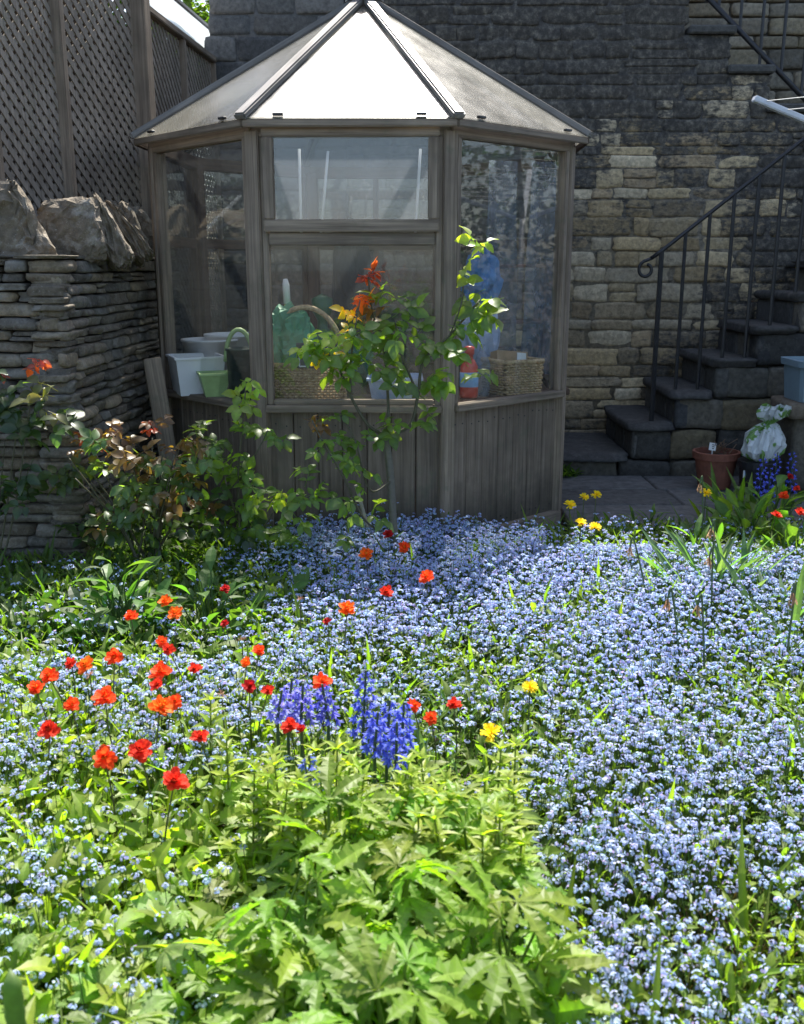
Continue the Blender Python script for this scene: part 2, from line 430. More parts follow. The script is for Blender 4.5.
# paved path of flags in front of the stairs
pb = MB()
for y0, y1 in ((5.35, 5.98), (5.99, 6.44), (6.45, 6.88)):
    x = .98
    while x < 5:
        l = rng.uniform(.5, .95); pb.box((x + l / 2, (y0 + y1) / 2, -.01 + rng.uniform(0, .006)), (l - .012, y1 - y0 - .01, .1), col=np.array((.10, .10, .097)) * rng.uniform(.8, 1.2), bev=.008); x += l
tag(pb.build('path', ST_PAVE), kind='structure')

# ------------------------------------------------------------------ masonry at the back
I4 = Matrix.Identity(4)
def frame(o, ang):
    return Matrix.Translation(o) @ Matrix.Rotation(ang, 4, 'Z')
WARM = [(.38, .28, .15), (.43, .33, .19), (.34, .25, .145), (.47, .38, .25), (.30, .23, .14)]
GREYS = [(.10, .097, .09), (.12, .115, .105), (.085, .084, .08), (.14, .13, .115)]
hw = thing('house_wall', 'tall soot blackened stone wall with a bare honey coloured patch behind the summerhouse and stairs', 'wall', (.6, 7.9, 0))
mb = MB(); mb.box((.83, 8.105, 2.53), (2.52, .4, 5.06), bev=0, col=(.25, .21, .15))
wall_courses(mb, frame((-.42, 7.9, 0), 0), 2.50, 0, 5.06, (.06, .15), (.12, .42), .09, WARM, RC_SQ, .09, .004, .009, xmax=lambda z: .42 + (2.09 if z > 3.16 else 2.43 if z > 2.89 else 2.74 if z > 2.62 else 3.05 if z > 2.35 else 3.36 if z > 2.08 else 4.6))
mb.build('masonry', ST_BACK, hw, smooth=True)
gw = thing('house_wall', 'plain grey stone wall of a building rising behind the left half of the summerhouse roof', 'wall', (-.9, 7.8, 0))
mb = MB(); mb.box((-.92, 8.12, 2.4), (.96, .62, 4.8), bev=0, col=(.1, .097, .09))
wall_courses(mb, frame((-1.405, 7.8, 0), 0), .97, 0, 4.8, (.12, .2), (.2, .5), .09, GREYS, RC_SQ, .04, .006, .008)
wall_courses(mb, frame((-1.405, 8.5, 0), R(-90)), .66, 0, 4.8, (.12, .2), (.2, .4), .08, GREYS, RC_SQ, .04, .006, .008)
mb.build('masonry', ST_GREY, gw, smooth=True)
rw = thing('house_wall', 'lighter buff stone wall seen behind the upper iron railing', 'wall', (3.6, 8.9, 0))
mb = MB(); mb.box((4.3, 9.12, 3.4), (4.8, .36, 6.8), bev=0, col=(.15, .14, .12))
wall_courses(mb, frame((1.9, 8.9, 0), 0), 3.2, 2.2, 4.4, (.1, .17), (.2, .5), .09, [(.22, .185, .12), (.26, .22, .15), (.18, .16, .12), (.30, .26, .19)], RC_SQ, .05, .012, .014)
mb.box((3.5, 8.92, 5.58), (3.2, .1, 2.36), bev=0, col=(.25, .22, .16)); mb.box((3.5, 8.92, 1.1), (3.2, .1, 2.2), bev=0, col=(.25, .22, .16))
mb.build('masonry', ST_GREY, rw, smooth=True)

# upper flight, seen from its side
us = thing('stone_staircase', 'upper soot black stone flight climbing leftwards, its stepped end above the clothes airer', 'staircase', (2.8, 8.0, 0))
ux = [(2.09, 3.50), (2.12, 3.22), (2.43, 2.95), (2.74, 2.68), (3.05, 2.41), (3.36, 2.14)]
mb = MB(); core = MB()
prev = 2.08
for i, (x, z) in enumerate(ux[1:]):
    x1 = ux[i + 2][0] if i + 2 < len(ux) else 4.6
    core.box(((prev + x1) / 2, 8.283, (z - .06) / 2), (x1 - prev - .003, .756, z - .06), bev=0, col=(.25, .21, .15)); prev = x1
DARKS = [(.07, .068, .065), (.10, .095, .085), (.05, .05, .052), (.16, .14, .11)]
mb.V, mb.F, mb.C, mb.I, mb.n = core.V, core.F, core.C, core.I, core.n
def upx(z):
    return 0
for j in []:
    zt = ux[j + 1][1] - .06; zb = (ux[j + 2][1] - .06) if j + 2 < len(ux) else 0
    L = (ux[j + 2][0] if j + 2 < len(ux) else 4.6) - 2.09
    wall_courses(mb, frame((2.09, 7.9, 0), 0), L, zb, zt, (.08, .16), (.14, .45), .09, WARM, RC_SQ, .07, .007, .012, flush=True)
mb.build('masonry', ST_BACK, us, smooth=True)
for j in range(1, len(ux)):
    x0 = ux[j][0]; x1 = (ux[j + 1][0] if j + 1 < len(ux) else 4.6) + .04; z = ux[j][1]
    t = MB(); t.box(((x0 + x1) / 2, 8.26, z - .028), (x1 - x0, .80, .06), col=(.08, .077, .07), bev=.012); t.build('tread', ST_STAIR, us)

# lower flight
ls = thing('stone_staircase', 'lower dark stone steps climbing rightwards against the blackened wall beside the summerhouse', 'staircase', (2.2, 6.9, 0))
LX = [1.02, 1.63, 1.93, 2.20, 2.48, 2.76, 3.04]; LZ = [.2, .42, .645, .87, 1.095, 1.32, 1.545]
mb = MB()
for j in range(7):
    x1 = LX[j + 1] if j < 6 else 4.6
    mb.box(((LX[j] + x1) / 2 + .02, 7.42, (LZ[j] - .06) / 2), (x1 - LX[j] - .003, .76, LZ[j] - .06), bev=0, col=(.08, .077, .07))
    zb = LZ[j - 1] - .055 if j else 0
    wall_courses(mb, frame((LX[j] + .02, 6.93, 0), 0), 4.6 - LX[j], zb, LZ[j] - .06, (.19, .23), (.26, .55), .1, [(.10, .092, .075), (.07, .065, .056), (.12, .105, .08), (.05, .048, .044), (.15, .12, .07)], RC_SQ, .06, .006, .012, flush=True)
    wall_courses(mb, frame((LX[j] + .02, 7.84, 0), R(-90)), .90, zb, LZ[j] - .06, (.19, .23), (.26, .5), .1, DARKS, RC_SQ, .03, .008, .008, flush=True)
mb.build('masonry', ST_STAIR, ls, smooth=True)
for j in range(7):
    x0, x1 = LX[j] - .03, (LX[j + 1] if j < 6 else 4.6) + .01
    stn = MB(); stone(stn, RC_SQ, I4, ((x0 + x1) / 2, 7.36, LZ[j] - .032), (x1 - x0, .95, .066), (.06, .057, .053), .05)
    stn.build('tread', ST_STAIR, ls, smooth=True)

# ------------------------------------------------------------------ iron railings
rl = thing('iron_railing', 'black iron stair railing ending in a scroll at the foot of the lower steps', 'railing', (1.79, 6.99, 0))
def hr(x): return 1.60 + (x - 1.79) * .80
mb = MB()
p = [(1.79 + .0, 6.99, hr(1.79)), (3.9, 6.99, hr(3.9))]
mb.tube([p[1], (2.8, 6.99, hr(2.8)), p[0], (1.72, 6.99, hr(1.72) + .005)], .014, 8)
sc = [(1.70 - .012 + .052 * (1 - t * .35) * math.sin(2 * math.pi * t * .92 + .3) * -1, 6.99, 1.475 + .058 * (1 - t * .4) * math.cos(2 * math.pi * t * .92 + .3)) for t in np.linspace(0, 1, 22)]
mb.tube([(1.72, 6.99, hr(1.72) + .005)] + sc, .012, 7)
mb.build('handrail', IRON, rl, smooth=True)
for i in range(13):
    x = 1.79 + i * .158; zb = .0 if i == 0 else [LZ[k] for k in range(7) if LX[k] - .03 < x][-1]
    t = MB(); t.tube([(x, 6.99, zb), (x, 6.99, hr(x))], .013 if i else .018, 6); t.build('baluster', IRON, rl)
ur = thing('iron_railing', 'black iron railing of the upper stair flight slanting down at the top right corner', 'railing', (2.3, 7.98, 3.2))
def br(x): return 3.42 - (x - 2.28) * .89
mb = MB(); mb.tube([(1.9, 7.98, br(1.9)), (3.9, 7.98, br(3.9))], .021, 8); mb.build('bottom_rail', IRON, ur, smooth=True)
mb = MB(); mb.tube([(1.9, 7.98, br(1.9) + .85), (3.9, 7.98, br(3.9) + .85)], .021, 8); mb.build('handrail', IRON, ur, smooth=True)
for i in range(11):
    x = 2.02 + i * .168; t = MB(); lo = .0 if i % 4 else -.28
    t.tube([(x, 7.98, br(x) + lo), (x, 7.98, br(x) + .85)], .012, 6); t.build('baluster', IRON, ur)

# ------------------------------------------------------------------ dry stone wall
ds = thing('dry_stone_wall', 'rough dry stone wall with big upright coping stones left of the summerhouse', 'wall', (-1.5, 4.6, 0))
GR = [(.16, .132, .097), (.19, .16, .115), (.12, .105, .083), (.23, .185, .125), (.165, .15, .122)]
mb = MB()
XC, YC = -1.55, 4.55
side = math.atan2(-.13, 1.75)                                  # the side face runs back and a little left
mb.box((-2.50, 4.92, .76), (1.60, .62, 1.52), bev=0, col=(.03, .028, .025))
b2 = frame((XC, YC, 0), 0)
cs = Matrix.Translation((XC - .20, YC + 1.05, .76)) @ Matrix.Rotation(R(90) - .05, 4, 'Z')
bb = bmesh.new(); bmesh.ops.create_cube(bb, size=1.0); bmesh.ops.scale(bb, vec=(1.9, .36, 1.52), verts=bb.verts[:]); mb.bm(bb, (.03, .028, .025), cs)
wall_courses(mb, frame((XC - 1.7, YC, 0), 0), 1.70, 0, 1.55, (.03, .07), (.08, .32), .16, GR, RC_ROUND, .09, .005, .035)
sm = Matrix.Translation((XC + .0, YC, 0)) @ Matrix.Rotation(R(90) - .05, 4, 'Z')
wall_courses(mb, sm, 1.95, 0, 1.55, (.03, .07), (.07, .26), .16, GR, RC_ROUND, .09, .005, .035)
mb.build('stonework', ST_DRY, ds, smooth=True)
def cope(c, d, rot, col, cut=.5, amp=.12, slant=0):
    t = MB(); M = Matrix.Translation(c) @ Euler(rot).to_matrix().to_4x4()
    V, Fc = rcube(11, 7); W = V.copy(); s = 1 - cut * np.clip((V[:, 2] + 1) / 2, 0, 1) ** 2; W[:, 0] *= s; W[:, 0] -= slant * np.clip(V[:, 0], 0, 1) * (V[:, 2] + 1) / 2
    h = np.array(d) / 2; ph = rng.uniform(0, 6, 6)
    W += amp * np.stack([np.sin(2.3 * V[:, 1] + ph[0]) * .7 + .4 * np.sin(5 * V[:, 2] + ph[1]), np.sin(2.1 * V[:, 2] + ph[2]) * .8 + .4 * np.sin(6 * V[:, 0] + ph[3]), .6 * np.sin(2.4 * V[:, 0] + ph[4]) + .35 * np.sin(5.2 * V[:, 1] + ph[5])], 1)
    for o_, a_ in ((9., .05), (17., .03)): W += a_ * np.stack([np.sin(o_ * V[:, (i + 1) % 3] + 5 * np.sin(2.7 * V[:, (i + 2) % 3] * o_ / 9 + ph[i]) + ph[i + 3]) for i in range(3)], 1)
    W += rng.normal(0, .014, W.shape)
    W = W * h; W = W @ np.array(M.to_3x3()).T + np.array(M.translation); t.add(W, Fc, col)
    return t.build('coping_stone', ST_COPE, ds)
g = (.16, .13, .092)
cope((-1.80, 4.76, 1.685), (.34, .36, .37), (0, R(-4), .25), g, .15, .10, .75)
cope((-2.13, 4.80, 1.66), (.28, .40, .34), (0, R(-14), .1), g, .2, .1, .5)
cope((-2.45, 4.82, 1.66), (.28, .40, .34), (0, R(-10), 0), g, .2, .1, .5)
cope((-1.60, 4.97, 1.66), (.30, .22, .29), (R(-4), R(-2), .12), g, .06, .06, .12)
cope((-1.485, 5.13, 1.655), (.13, .34, .34), (R(-4), R(-24), .35), g, .1, .09, .3)
cope((-1.455, 5.36, 1.66), (.10, .34, .34), (R(-4), R(-36), .4), g, .1, .09, .3)
cope((-1.56, 5.68, 1.68), (.24, .28, .28), (R(-6), R(-10), .3), g, .2, .12, .4)
cope((-1.55, 5.98, 1.68), (.26, .26, .27), (R(-6), R(-10), .3), g, .2, .12, .4)
cope((-1.55, 6.25, 1.63), (.26, .2, .2), (R(-6), R(-8), .3), g, .2)

# ------------------------------------------------------------------ trellis fence
FD = Vector((.13, 1.6, 0)).normalized()
A0 = Vector((-1.545, 6.2, 0))
fence = thing('trellis_fence', 'tall weathered trellis fence of crossed slats rising behind the dry stone wall', 'fence', A0)
def lattice(p0, p1, z0, z1, name):
    d = (p1 - p0); L = d.length; d.normalize(); nrm = Vector((d.y, -d.x, 0)); H = z1 - z0; t = MB()
    sp = .074
    for s, off in ((1, 0), (-1, .0065)):
        c = -H if s == 1 else 0; c += rng.uniform(0, sp)
        while c < (L if s == 1 else L + H):
            # u - s*v = c
            v0, v1 = 0., H
            if s == 1: v0 = max(0, -c); v1 = min(H, L - c)
            else: v0 = max(0, c - L); v1 = min(H, c)
            if v1 - v0 > .02:
                a = p0 + d * (c + s * v0) + Vector((0, 0, z0 + v0)) + nrm * off; b = p0 + d * (c + s * v1) + Vector((0, 0, z0 + v1)) + nrm * off
                x = (b - a); l = x.length; x.normalize(); y = nrm.cross(x)
                M = Matrix((x, y, nrm)).transposed().to_4x4(); M.translation = (a + b) / 2
                bm_ = bmesh.new(); bmesh.ops.create_cube(bm_, size=1); bmesh.ops.scale(bm_, vec=(l, .030, .006), verts=bm_.verts[:])
                t.bm(bm_, (.5, .5, .5), M)
            c += sp
    return t.build(name, TR_X, fence)
nr = Vector((FD.y, -FD.x, 0))
pts = [Vector((-1.99, 5.0, 0)), Vector((-1.81, 5.55, 0)), A0.copy(), A0 + FD * .84, A0 + FD * 1.62]
for i in range(4):
    zt = (3.6, 3.6, 2.95, 2.95)[i]
    lattice(pts[i], pts[i + 1], .35, zt, 'lattice_panel')
for i, q in enumerate(pts):
    zt = (3.65, 3.65, 3.65, 2.95, 2.95)[i]; w = (.07, .06, .11, .05, .05)[i]
    beam('fence_post', q + Vector((0, 0, 0)) + nr * .02, q + Vector((0, 0, zt)) + nr * .02, w, w, W_X, fence, up=nr)
beam('top_rail', pts[2] + Vector((0, 0, 2.97)) + nr * .02, pts[4] + Vector((0, 0, 2.97)) + nr * .02, .06, .04, W_X, fence)
for i in range(4):
    zt = (3.6, 3.6, 2.9, 2.9)[i]; t = MB(); q0, q1 = pts[i] - nr * .16, pts[i + 1] - nr * .16
    dd = (q1 - q0).normalized(); ang = math.atan2(dd.y, dd.x); n_ = 6; L = (q1 - q0).length / n_
    for k in range(n_):
        c = q0 + dd * (L * (k + .5)); t.box((c.x, c.y, (zt + .3) / 2), (L - .002, .018, zt - .3), ang, (.05, .048, .045), .002)
    t.build('added_backing_board', W_Z, fence)  # boards added behind the lattice so its gaps look dark instead of sky
# neighbour's lean-to roof of pale sheet beyond the fence
lt = thing('lean_to_roof', 'pale shiny corrugated lean-to roof beyond the trellis, below the tree', 'roof', A0 + Vector((-.2, 0, 3.0)))
t = MB(); e0, e1 = A0 - FD * .1 - nr * .03 + Vector((0, 0, 3.0)), A0 + FD * 3.2 - nr * .03 + Vector((0, 0, 3.0)); up = Vector((0, 0, .42)) - nr * .26
bb = bmesh.new(); vs = [bb.verts.new(v) for v in (e0, e1, e1 + up, e0 + up)]; vs2 = [bb.verts.new(v.co - nr.cross(FD) * 0 - Vector((0, 0, .012))) for v in vs]
bb.faces.new(vs); bb.faces.new(vs2[::-1])
for i in range(4): bb.faces.new((vs[i], vs2[i], vs2[(i + 1) % 4], vs[(i + 1) % 4]))
bmesh.ops.recalc_face_normals(bb, faces=bb.faces[:]); t.bm(bb); t.build('roof_sheet', mat_plain('opal_sheet', (.62, .66, .7), .25, 4, .2), lt)
beam('gutter_edge', e0 + nr * .012, e1 + nr * .012, .03, .03, METAL, lt)
beam('ridge_strip', e0 + up + Vector((0, 0, .01)), e1 + up + Vector((0, 0, .01)), .03, .03, METAL, lt)

# ------------------------------------------------------------------ summerhouse
C0 = Vector((-.215, 6.15, 0)); RAD, RO = 1.247, 1.34
phi = [R(-91.5 + 45 * k) for k in range(8)]
def vert(k, r=RAD, z=0.): a = phi[k % 8] - R(22.5); return C0 + Vector((r * math.cos(a), r * math.sin(a), z))
sh = thing('summerhouse', 'octagonal weathered timber garden summerhouse with big panes and a pale pitched roof', 'summerhouse', C0)
APEX = C0 + Vector((0, 0, 2.985)); ZE, ZS = 2.165, .81
for k in range(8):
    v = vert(k, RAD - .03); out = (v - C0).normalized()
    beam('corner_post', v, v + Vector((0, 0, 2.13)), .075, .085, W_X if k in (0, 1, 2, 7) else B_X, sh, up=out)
for k in range(8):
    a, b = vert(k), vert(k + 1); u = (b - a).normalized(); n = Vector((math.cos(phi[k]), math.sin(phi[k]), 0)); L = (b - a).length
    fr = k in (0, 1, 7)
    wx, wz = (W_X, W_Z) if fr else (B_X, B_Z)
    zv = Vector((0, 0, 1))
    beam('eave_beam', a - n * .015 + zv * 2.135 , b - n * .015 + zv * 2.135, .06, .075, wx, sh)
    # boarded lower panel
    t = MB(); nb = 7; ang = math.atan2(u.y, u.x); w = (L - .07) / nb
    for i in range(nb):
        c = a + u * (.035 + w * (i + .5)) - n * .022; t.box((c.x, c.y, .415), (w - .004, .022, .73), ang, (.5,) * 3, .004)
    if fr:
        for i in range(nb):
            for zz in (.14, .70):
                for f in (.28, .72): c = a + u * (.035 + w * (i + f)) - n * .0105; t.box((c.x, c.y, zz + rng.normal(0, .006)), (.007, .003, .007), ang, mi=1, bev=0)
    t.build('boarded_panel', [wz, IRON], sh)
    beam('sill', a + u * .03 + n * .004 + zv * (ZS - .018), b - u * .03 + n * .004 + zv * (ZS - .018), .085, .036, wx, sh)
    beam('bottom_rail', a + n * .002 + zv * .05, b + n * .002 + zv * .05, .05, .10, wx, sh)
    # stiles beside the posts
    for q in (a + u * .052, b - u * .052):
        beam('stile', q - n * .004 + zv * (ZS), q - n * .004 + zv * 2.10, .034, .04, wx, sh, up=n)
    def pane(name, z0, z1, mat, off, parent=sh, inset=.065):
        t = MB(); c = (a + b) / 2 - n * off; t.box((c.x, c.y, (z0 + z1) / 2), (L - 2 * inset, .004, z1 - z0), ang, bev=0); return t.build(name, mat, parent)
    if k == 0:
        pane('window_pane', ZS + .02, 1.60, GLASS, .012)
        beam('mid_rail', a + u * .07 - n * .002 + zv * 1.628, b - u * .07 - n * .002 + zv * 1.628, .05, .062, W_X, sh)
        beam('glazing_bead', a + u * .07 - n * .002 + zv * (ZS + .014), b - u * .07 - n * .002 + zv * (ZS + .014), .04, .028, W_X, sh)
        sash = beam('window_sash', a + u * .05 + n * .028 + zv * 2.128, b - u * .05 + n * .028 + zv * 2.128, .034, .062, W_X, sh)
        M0 = LM[sash.name].inverted()
        def sub(name, p0, p1, w, h, up):
            o = beam(name, p0, p1, w, h, W_X, sh, up); o.parent = sash; o.matrix_local = M0 @ LM[o.name]; return o
        sub('sash_rail', a + u * .05 + n * .028 + zv * 1.69, b - u * .05 + n * .028 + zv * 1.69, .034, .058, (0, 0, 1))
        for q in (a + u * .078 , b - u * .078): sub('sash_stile', q + n * .028 + zv * 1.72, q + n * .028 + zv * 2.096, .056, .034, n)
        gp = pane('window_pane', 1.715, 2.10, GLASS_DUSTY, -.026, sh, .10)
        gp.parent = sash; gp.matrix_local = M0 @ Matrix.Translation(C0)
    else:
        pane('window_pane', ZS + .01, 2.10, GLASS, .012)
        if k in (2, 3, 4, 5, 6):
            beam('mid_rail', a + u * .07 - n * .002 + zv * 1.64, b - u * .07 - n * .002 + zv * 1.64, .05, .06, B_X, sh)
            if k in (3, 4, 5): beam('glazing_bar', (a + b) / 2 - n * .002 + zv * (ZS + .01), (a + b) / 2 - n * .002 + zv * 2.1, .04, .035, B_X, sh, up=n)
    # roof: sheet, fascia
    ea, eb = vert(k, RO, ZE + .012), vert(k + 1, RO, ZE + .012); top = APEX.copy()
    rn = (eb - ea).cross(top - ea).normalized()
    bb = bmesh.new(); P3 = [bb.verts.new(q) for q in (ea, eb, top)]; Q3 = [bb.verts.new(q.co - rn * .006) for q in P3]
    bb.faces.new(P3); bb.faces.new(Q3[::-1])
    for i in range(3): bb.faces.new((P3[i], Q3[i], Q3[(i + 1) % 3], P3[(i + 1) % 3]))
    rp = MB().bm(bb).build('roof_panel', ROOF, sh)
    beam('fascia', vert(k, RO - .012, ZE - .012), vert(k + 1, RO - .012, ZE - .012), .02, .034, wx, sh)
    if k in (0, 1, 7):
        for f in (.17, .83):
            hgt = MB(); c = ea.lerp(eb, f) + (top - ea.lerp(eb, .5)).normalized() * .02 + rn * .006; hgt.box(c, (.05, .02, .012), ang, (.05, .05, .05), .002); hgt.build('hinge', IRON, rp)
for k in range(8):
    e = vert(k, RO + .012, ZE + .014); rn = Vector((0, 0, 1))
    d = (APEX - e).normalized()
    beam('roof_rib', e, APEX - d * .05 + rn * .012, .062, .034, OAK_X, sh, up=(0, 0, 1), bev=.008)
cap = MB(); cap.lathe(APEX, [(0, .05), (.05, .045), (.11, .01), (.11, -.02), (0, -.02)], 8, (.4, .38, .34)); cap.build('roof_cap', OAK_X, sh)
def octo(r, z0, z1, name, mat, r_in=0):
    t = MB(); V, Fc = [], []
    for zz in (z0, z1):
        for rr in ((r_in, r) if r_in else (r,)):
            for k in range(8): V.append(vert(k, rr, zz))
    bb = bmesh.new(); vs = [bb.verts.new(v) for v in V]
    if r_in:
        for k in range(8):
            j = (k + 1) % 8
            for q in ((0, 8, 8, 0, 1), (16, 24, 24, 16, 0)): pass
            bb.faces.new((vs[k], vs[j], vs[8 + j], vs[8 + k])); bb.faces.new((vs[16 + k], vs[24 + k], vs[24 + j], vs[16 + j]))
            bb.faces.new((vs[k], vs[16 + k], vs[16 + j], vs[j])); bb.faces.new((vs[8 + k], vs[8 + j], vs[24 + j], vs[24 + k]))
    else:
        bb.faces.new(vs[:8][::-1]); bb.faces.new(vs[8:])
        for k in range(8): j = (k + 1) % 8; bb.faces.new((vs[k], vs[j], vs[8 + j], vs[8 + k]))
    bmesh.ops.recalc_face_normals(bb, faces=bb.faces[:]); t.bm(bb); return t.build(name, mat, sh)
octo(RAD - .08, .02, .07, 'floor', B_X)
octo(RAD - .075, .775, .80, 'staging_shelf', B_X, RAD - .56)
SHELF = .801

# shrubs added out of view so the right pane mirrors leaves, not sky
hg = thing('added_hedge', 'dark clipped shrub row added out of view to darken the reflection in the right summerhouse window', 'added_hedge', (5.2, 5.0, 0))
ADDED_HEDGE_SPEC = (4.9, 5.6, 1.0, 8.2, 2.6)
# ------------------------------------------------------------------ things inside the summerhouse
def tub(name, label, cat, px, Y, r0, r1, h, mat, square=False, rz=0.):
    p = at(px, 380, Y); o = thing(name, label, cat, (p.x, Y, SHELF)); t = MB()
    if square:
        rr = math.sqrt(2); s = 4
    else: rr, s = 1, 24
    prof = [(0, 0), (r0 * rr, 0), (r1 * rr, h), (r1 * rr * 1.07, h), (r1 * rr * 1.07, h + .012), (r1 * rr * .97, h + .012), (r0 * rr * .93, .01), (0, .01)]
    b = MB(); b.lathe((0, 0, 0), prof, s); V = b.V[0]; a = rz + (R(45) if square else 0); c, s_ = math.cos(a), math.sin(a)
    V = np.stack([V[:, 0] * c - V[:, 1] * s_ + p.x, V[:, 0] * s_ + V[:, 1] * c + Y, V[:, 2] + SHELF], 1); t.add(V, b.F[0]); t.build('body', mat, o, smooth=not square); return o, p
tub('storage_tub', 'white square plastic tub at the front of the left summerhouse window', 'tub', 197, 5.56, .115, .135, .20, WHITE_PLASTIC, True, .4)
tub('storage_tub', 'round white plastic tub behind the square white one in the left window', 'tub', 212, 5.86, .14, .16, .27, WHITE_PLASTIC)
tub('storage_tub', 'wide low white tub rearmost of the three tubs in the left window', 'tub', 236, 6.0, .15, .17, .29, WHITE_PLASTIC)
tub('flower_pot', 'pale green square pot between the white tub and the dark basket', 'pot', 214, 5.37, .05, .08, .125, PALE_GREEN, True, .3)
o, p = tub('basket', 'tall dark green woven basket with a pale green hoop handle', 'basket', 243, 5.32, .075, .085, .26, TEAL_DARK)
t = MB(); t.tube([(p.x - .085 + .075 * (1 - math.cos(a)), 5.30, SHELF + .20 + .17 * math.sin(a)) for a in np.linspace(0, math.pi, 14)], .013, 6); t.build('handle', PALE_GREEN, o, smooth=True)

def wicker_basket(name, label, c, w, d, h, rz, flare=1.06, group=None):
    o = thing(name, label, 'basket', c); t = MB(); M = Matrix.Translation(c) @ Matrix.Rotation(rz, 4, 'Z')
    rows = int(h / .014); per = [(-1, -1, 1, -1), (1, -1, 1, 1), (1, 1, -1, 1), (-1, 1, -1, -1)]
    nst = 9
    for r in range(rows):
        z = .007 + r * .014; f = 1 + (flare - 1) * z / h
        for (x0, y0, x1, y1) in per:
            L = w if y0 == y1 else d; n = max(5, int(L / .03)); q = []
            for i in range(n * 2 + 1):
                s = i / (n * 2); x, y = x0 + (x1 - x0) * s, y0 + (y1 - y0) * s; off = .006 * math.cos(math.pi * (i + r)); nx, ny = ((0, y0) if y0 == y1 else (x0, 0))
                q.append(M @ Vector((x * w / 2 * f + nx * off, y * d / 2 * f + ny * off, z)))
            t.tube(q, .0072, 4, cap=False)
    t.bm(_box((w * .97, d * .97, .01)), M=M @ Matrix.Translation((0, 0, .006)))
    t.build('weave', WICKER, o)
    t = MB(); q = [M @ Vector((x * w / 2 * flare, y * d / 2 * flare, h)) for x, y in ((-1, -1), (1, -1), (1, 1), (-1, 1), (-1, -1))]
    for i in range(4): t.tube([q[i], q[i + 1]], .013, 6)
    t.build('rim', WICKER, o, smooth=True)
    return o, M
def _box(d):
    b = bmesh.new(); bmesh.ops.create_cube(b, size=1); bmesh.ops.scale(b, vec=d, verts=b.verts[:]); return b
pb_ = at(306, 380, 5.22)
bk, BM_ = wicker_basket('basket', 'large low wicker basket with a hoop handle in the front summerhouse window', Vector((pb_.x, 5.22, SHELF)), .40, .2, .2, 0)
t = MB(); t.tube([Vector((pb_.x + .205 * math.cos(a), 5.22, SHELF + .2 + .29 * math.sin(a))) for a in np.linspace(0, math.pi, 22)], .015, 6); t.build('handle', WICKER, bk, smooth=True)
pr_ = at(512, 380, 5.56)
wicker_basket('basket', 'square wicker basket holding a cardboard box in the right summerhouse window', Vector((pr_.x, 5.56, SHELF)), .24, .22, .185, R(28))
o = thing('cardboard_box', 'small brown cardboard box with a white label poking out of the wicker basket', 'box', (pr_.x, 5.56, SHELF + .1))
t = MB(); Mx = Euler((R(-12), R(5), R(20))).to_matrix().to_4x4(); t.bm(_box((.19, .09, .2)), M=Matrix.Translation((pr_.x - .02, 5.56, SHELF + .13)) @ Mx); t.build('carton', CARD, o)
t = MB(); t.bm(_box((.055, .003, .055)), M=Matrix.Translation((pr_.x - .02, 5.56, SHELF + .13)) @ Mx @ Matrix.Translation((.055, -.048, .065))); t.build('paper_label', PAPER, o)

# green netting or crumpled bag in the hoop basket
def crumple(name, label, cat, c, d, mat, seed, amp=.25, part='body', parent=None, smooth=False, sub=3, taper=0):
    r_ = np.random.default_rng(seed); b = bmesh.new(); bmesh.ops.create_icosphere(b, subdivisions=sub, radius=.5); bmesh.ops.triangulate(b, faces=b.faces[:]); b.verts.index_update()
    V = np.array([v.co[:] for v in b.verts]); Fc = [[v.index for v in f.verts] for f in b.faces]; b.free()
    K = r_.normal(0, 4.5, (7, 3)); ph = r_.uniform(0, 6, 7); dsp = sum(np.abs(np.sin(V @ K[i] * (1 + i * .35) + ph[i])) / (1 + i * .5) for i in range(7)) / 2.2 - .6
    if taper: V[:, 0] = V[:, 0] * (1 - taper * (V[:, 2] + .5)) + .28 * (V[:, 2]); V[:, 1] *= 1 - taper * (V[:, 2] + .5)
    V = V * (1 + amp * dsp[:, None]) + r_.normal(0, .012, V.shape); V = V * np.array(d) + np.array(c)
    t = MB().add(V, Fc)
    if parent: return t.build(part, mat, parent, smooth)
    o = t.build(name, mat, None, smooth, origin=c); return tag(o, label, cat)
crumple('plastic_sack', 'crumpled green plastic sack inside the hoop handled wicker basket', 'sack', (pb_.x - .08, 5.25, SHELF + .30), (.25, .18, .30), MID_GREEN, 3, .55, sub=4)
q = at(340, 340, 5.45)
crumple('plastic_sack', 'dark green sack lying behind the rose at the right of the hoop basket', 'sack', (q.x + .02, 5.47, SHELF + .17), (.28, .2, .3), GREEN_PLASTIC, 5, .35)
# slate tags with chalk letters
o = thing('slate_sign', 'dark slate tag with white chalk letters leaning on the hoop basket', 'sign', (pb_.x + .11, 5.10, SHELF + .16))
t = MB(); sc = Vector((pb_.x + .07, 5.105, SHELF + .25)); t.box(sc, (.21, .012, .13)); t.build('board', SLATE, o)
t = MB()
def strokes(pts, c, s, r=.0035):
    for a, b in zip(pts[:-1], pts[1:]): t.tube([Vector((c.x + a[0] * s, c.y - .0075, c.z + a[1] * s)), Vector((c.x + b[0] * s, c.y - .0075, c.z + b[1] * s))], r, 5)
strokes([(0, 1), (.22, 0), (.45, .8), (.68, 0), (.9, 1)], sc + Vector((.012, 0, .0)), .055)
strokes([(0, 1), (0, 0), (.6, 0)], sc + Vector((-.09, 0, -.055)), .055)
strokes([(0, 1), (0, 0)], sc + Vector((-.032, 0, -.055)), .055)
t.build('lettering', CHALK, o)
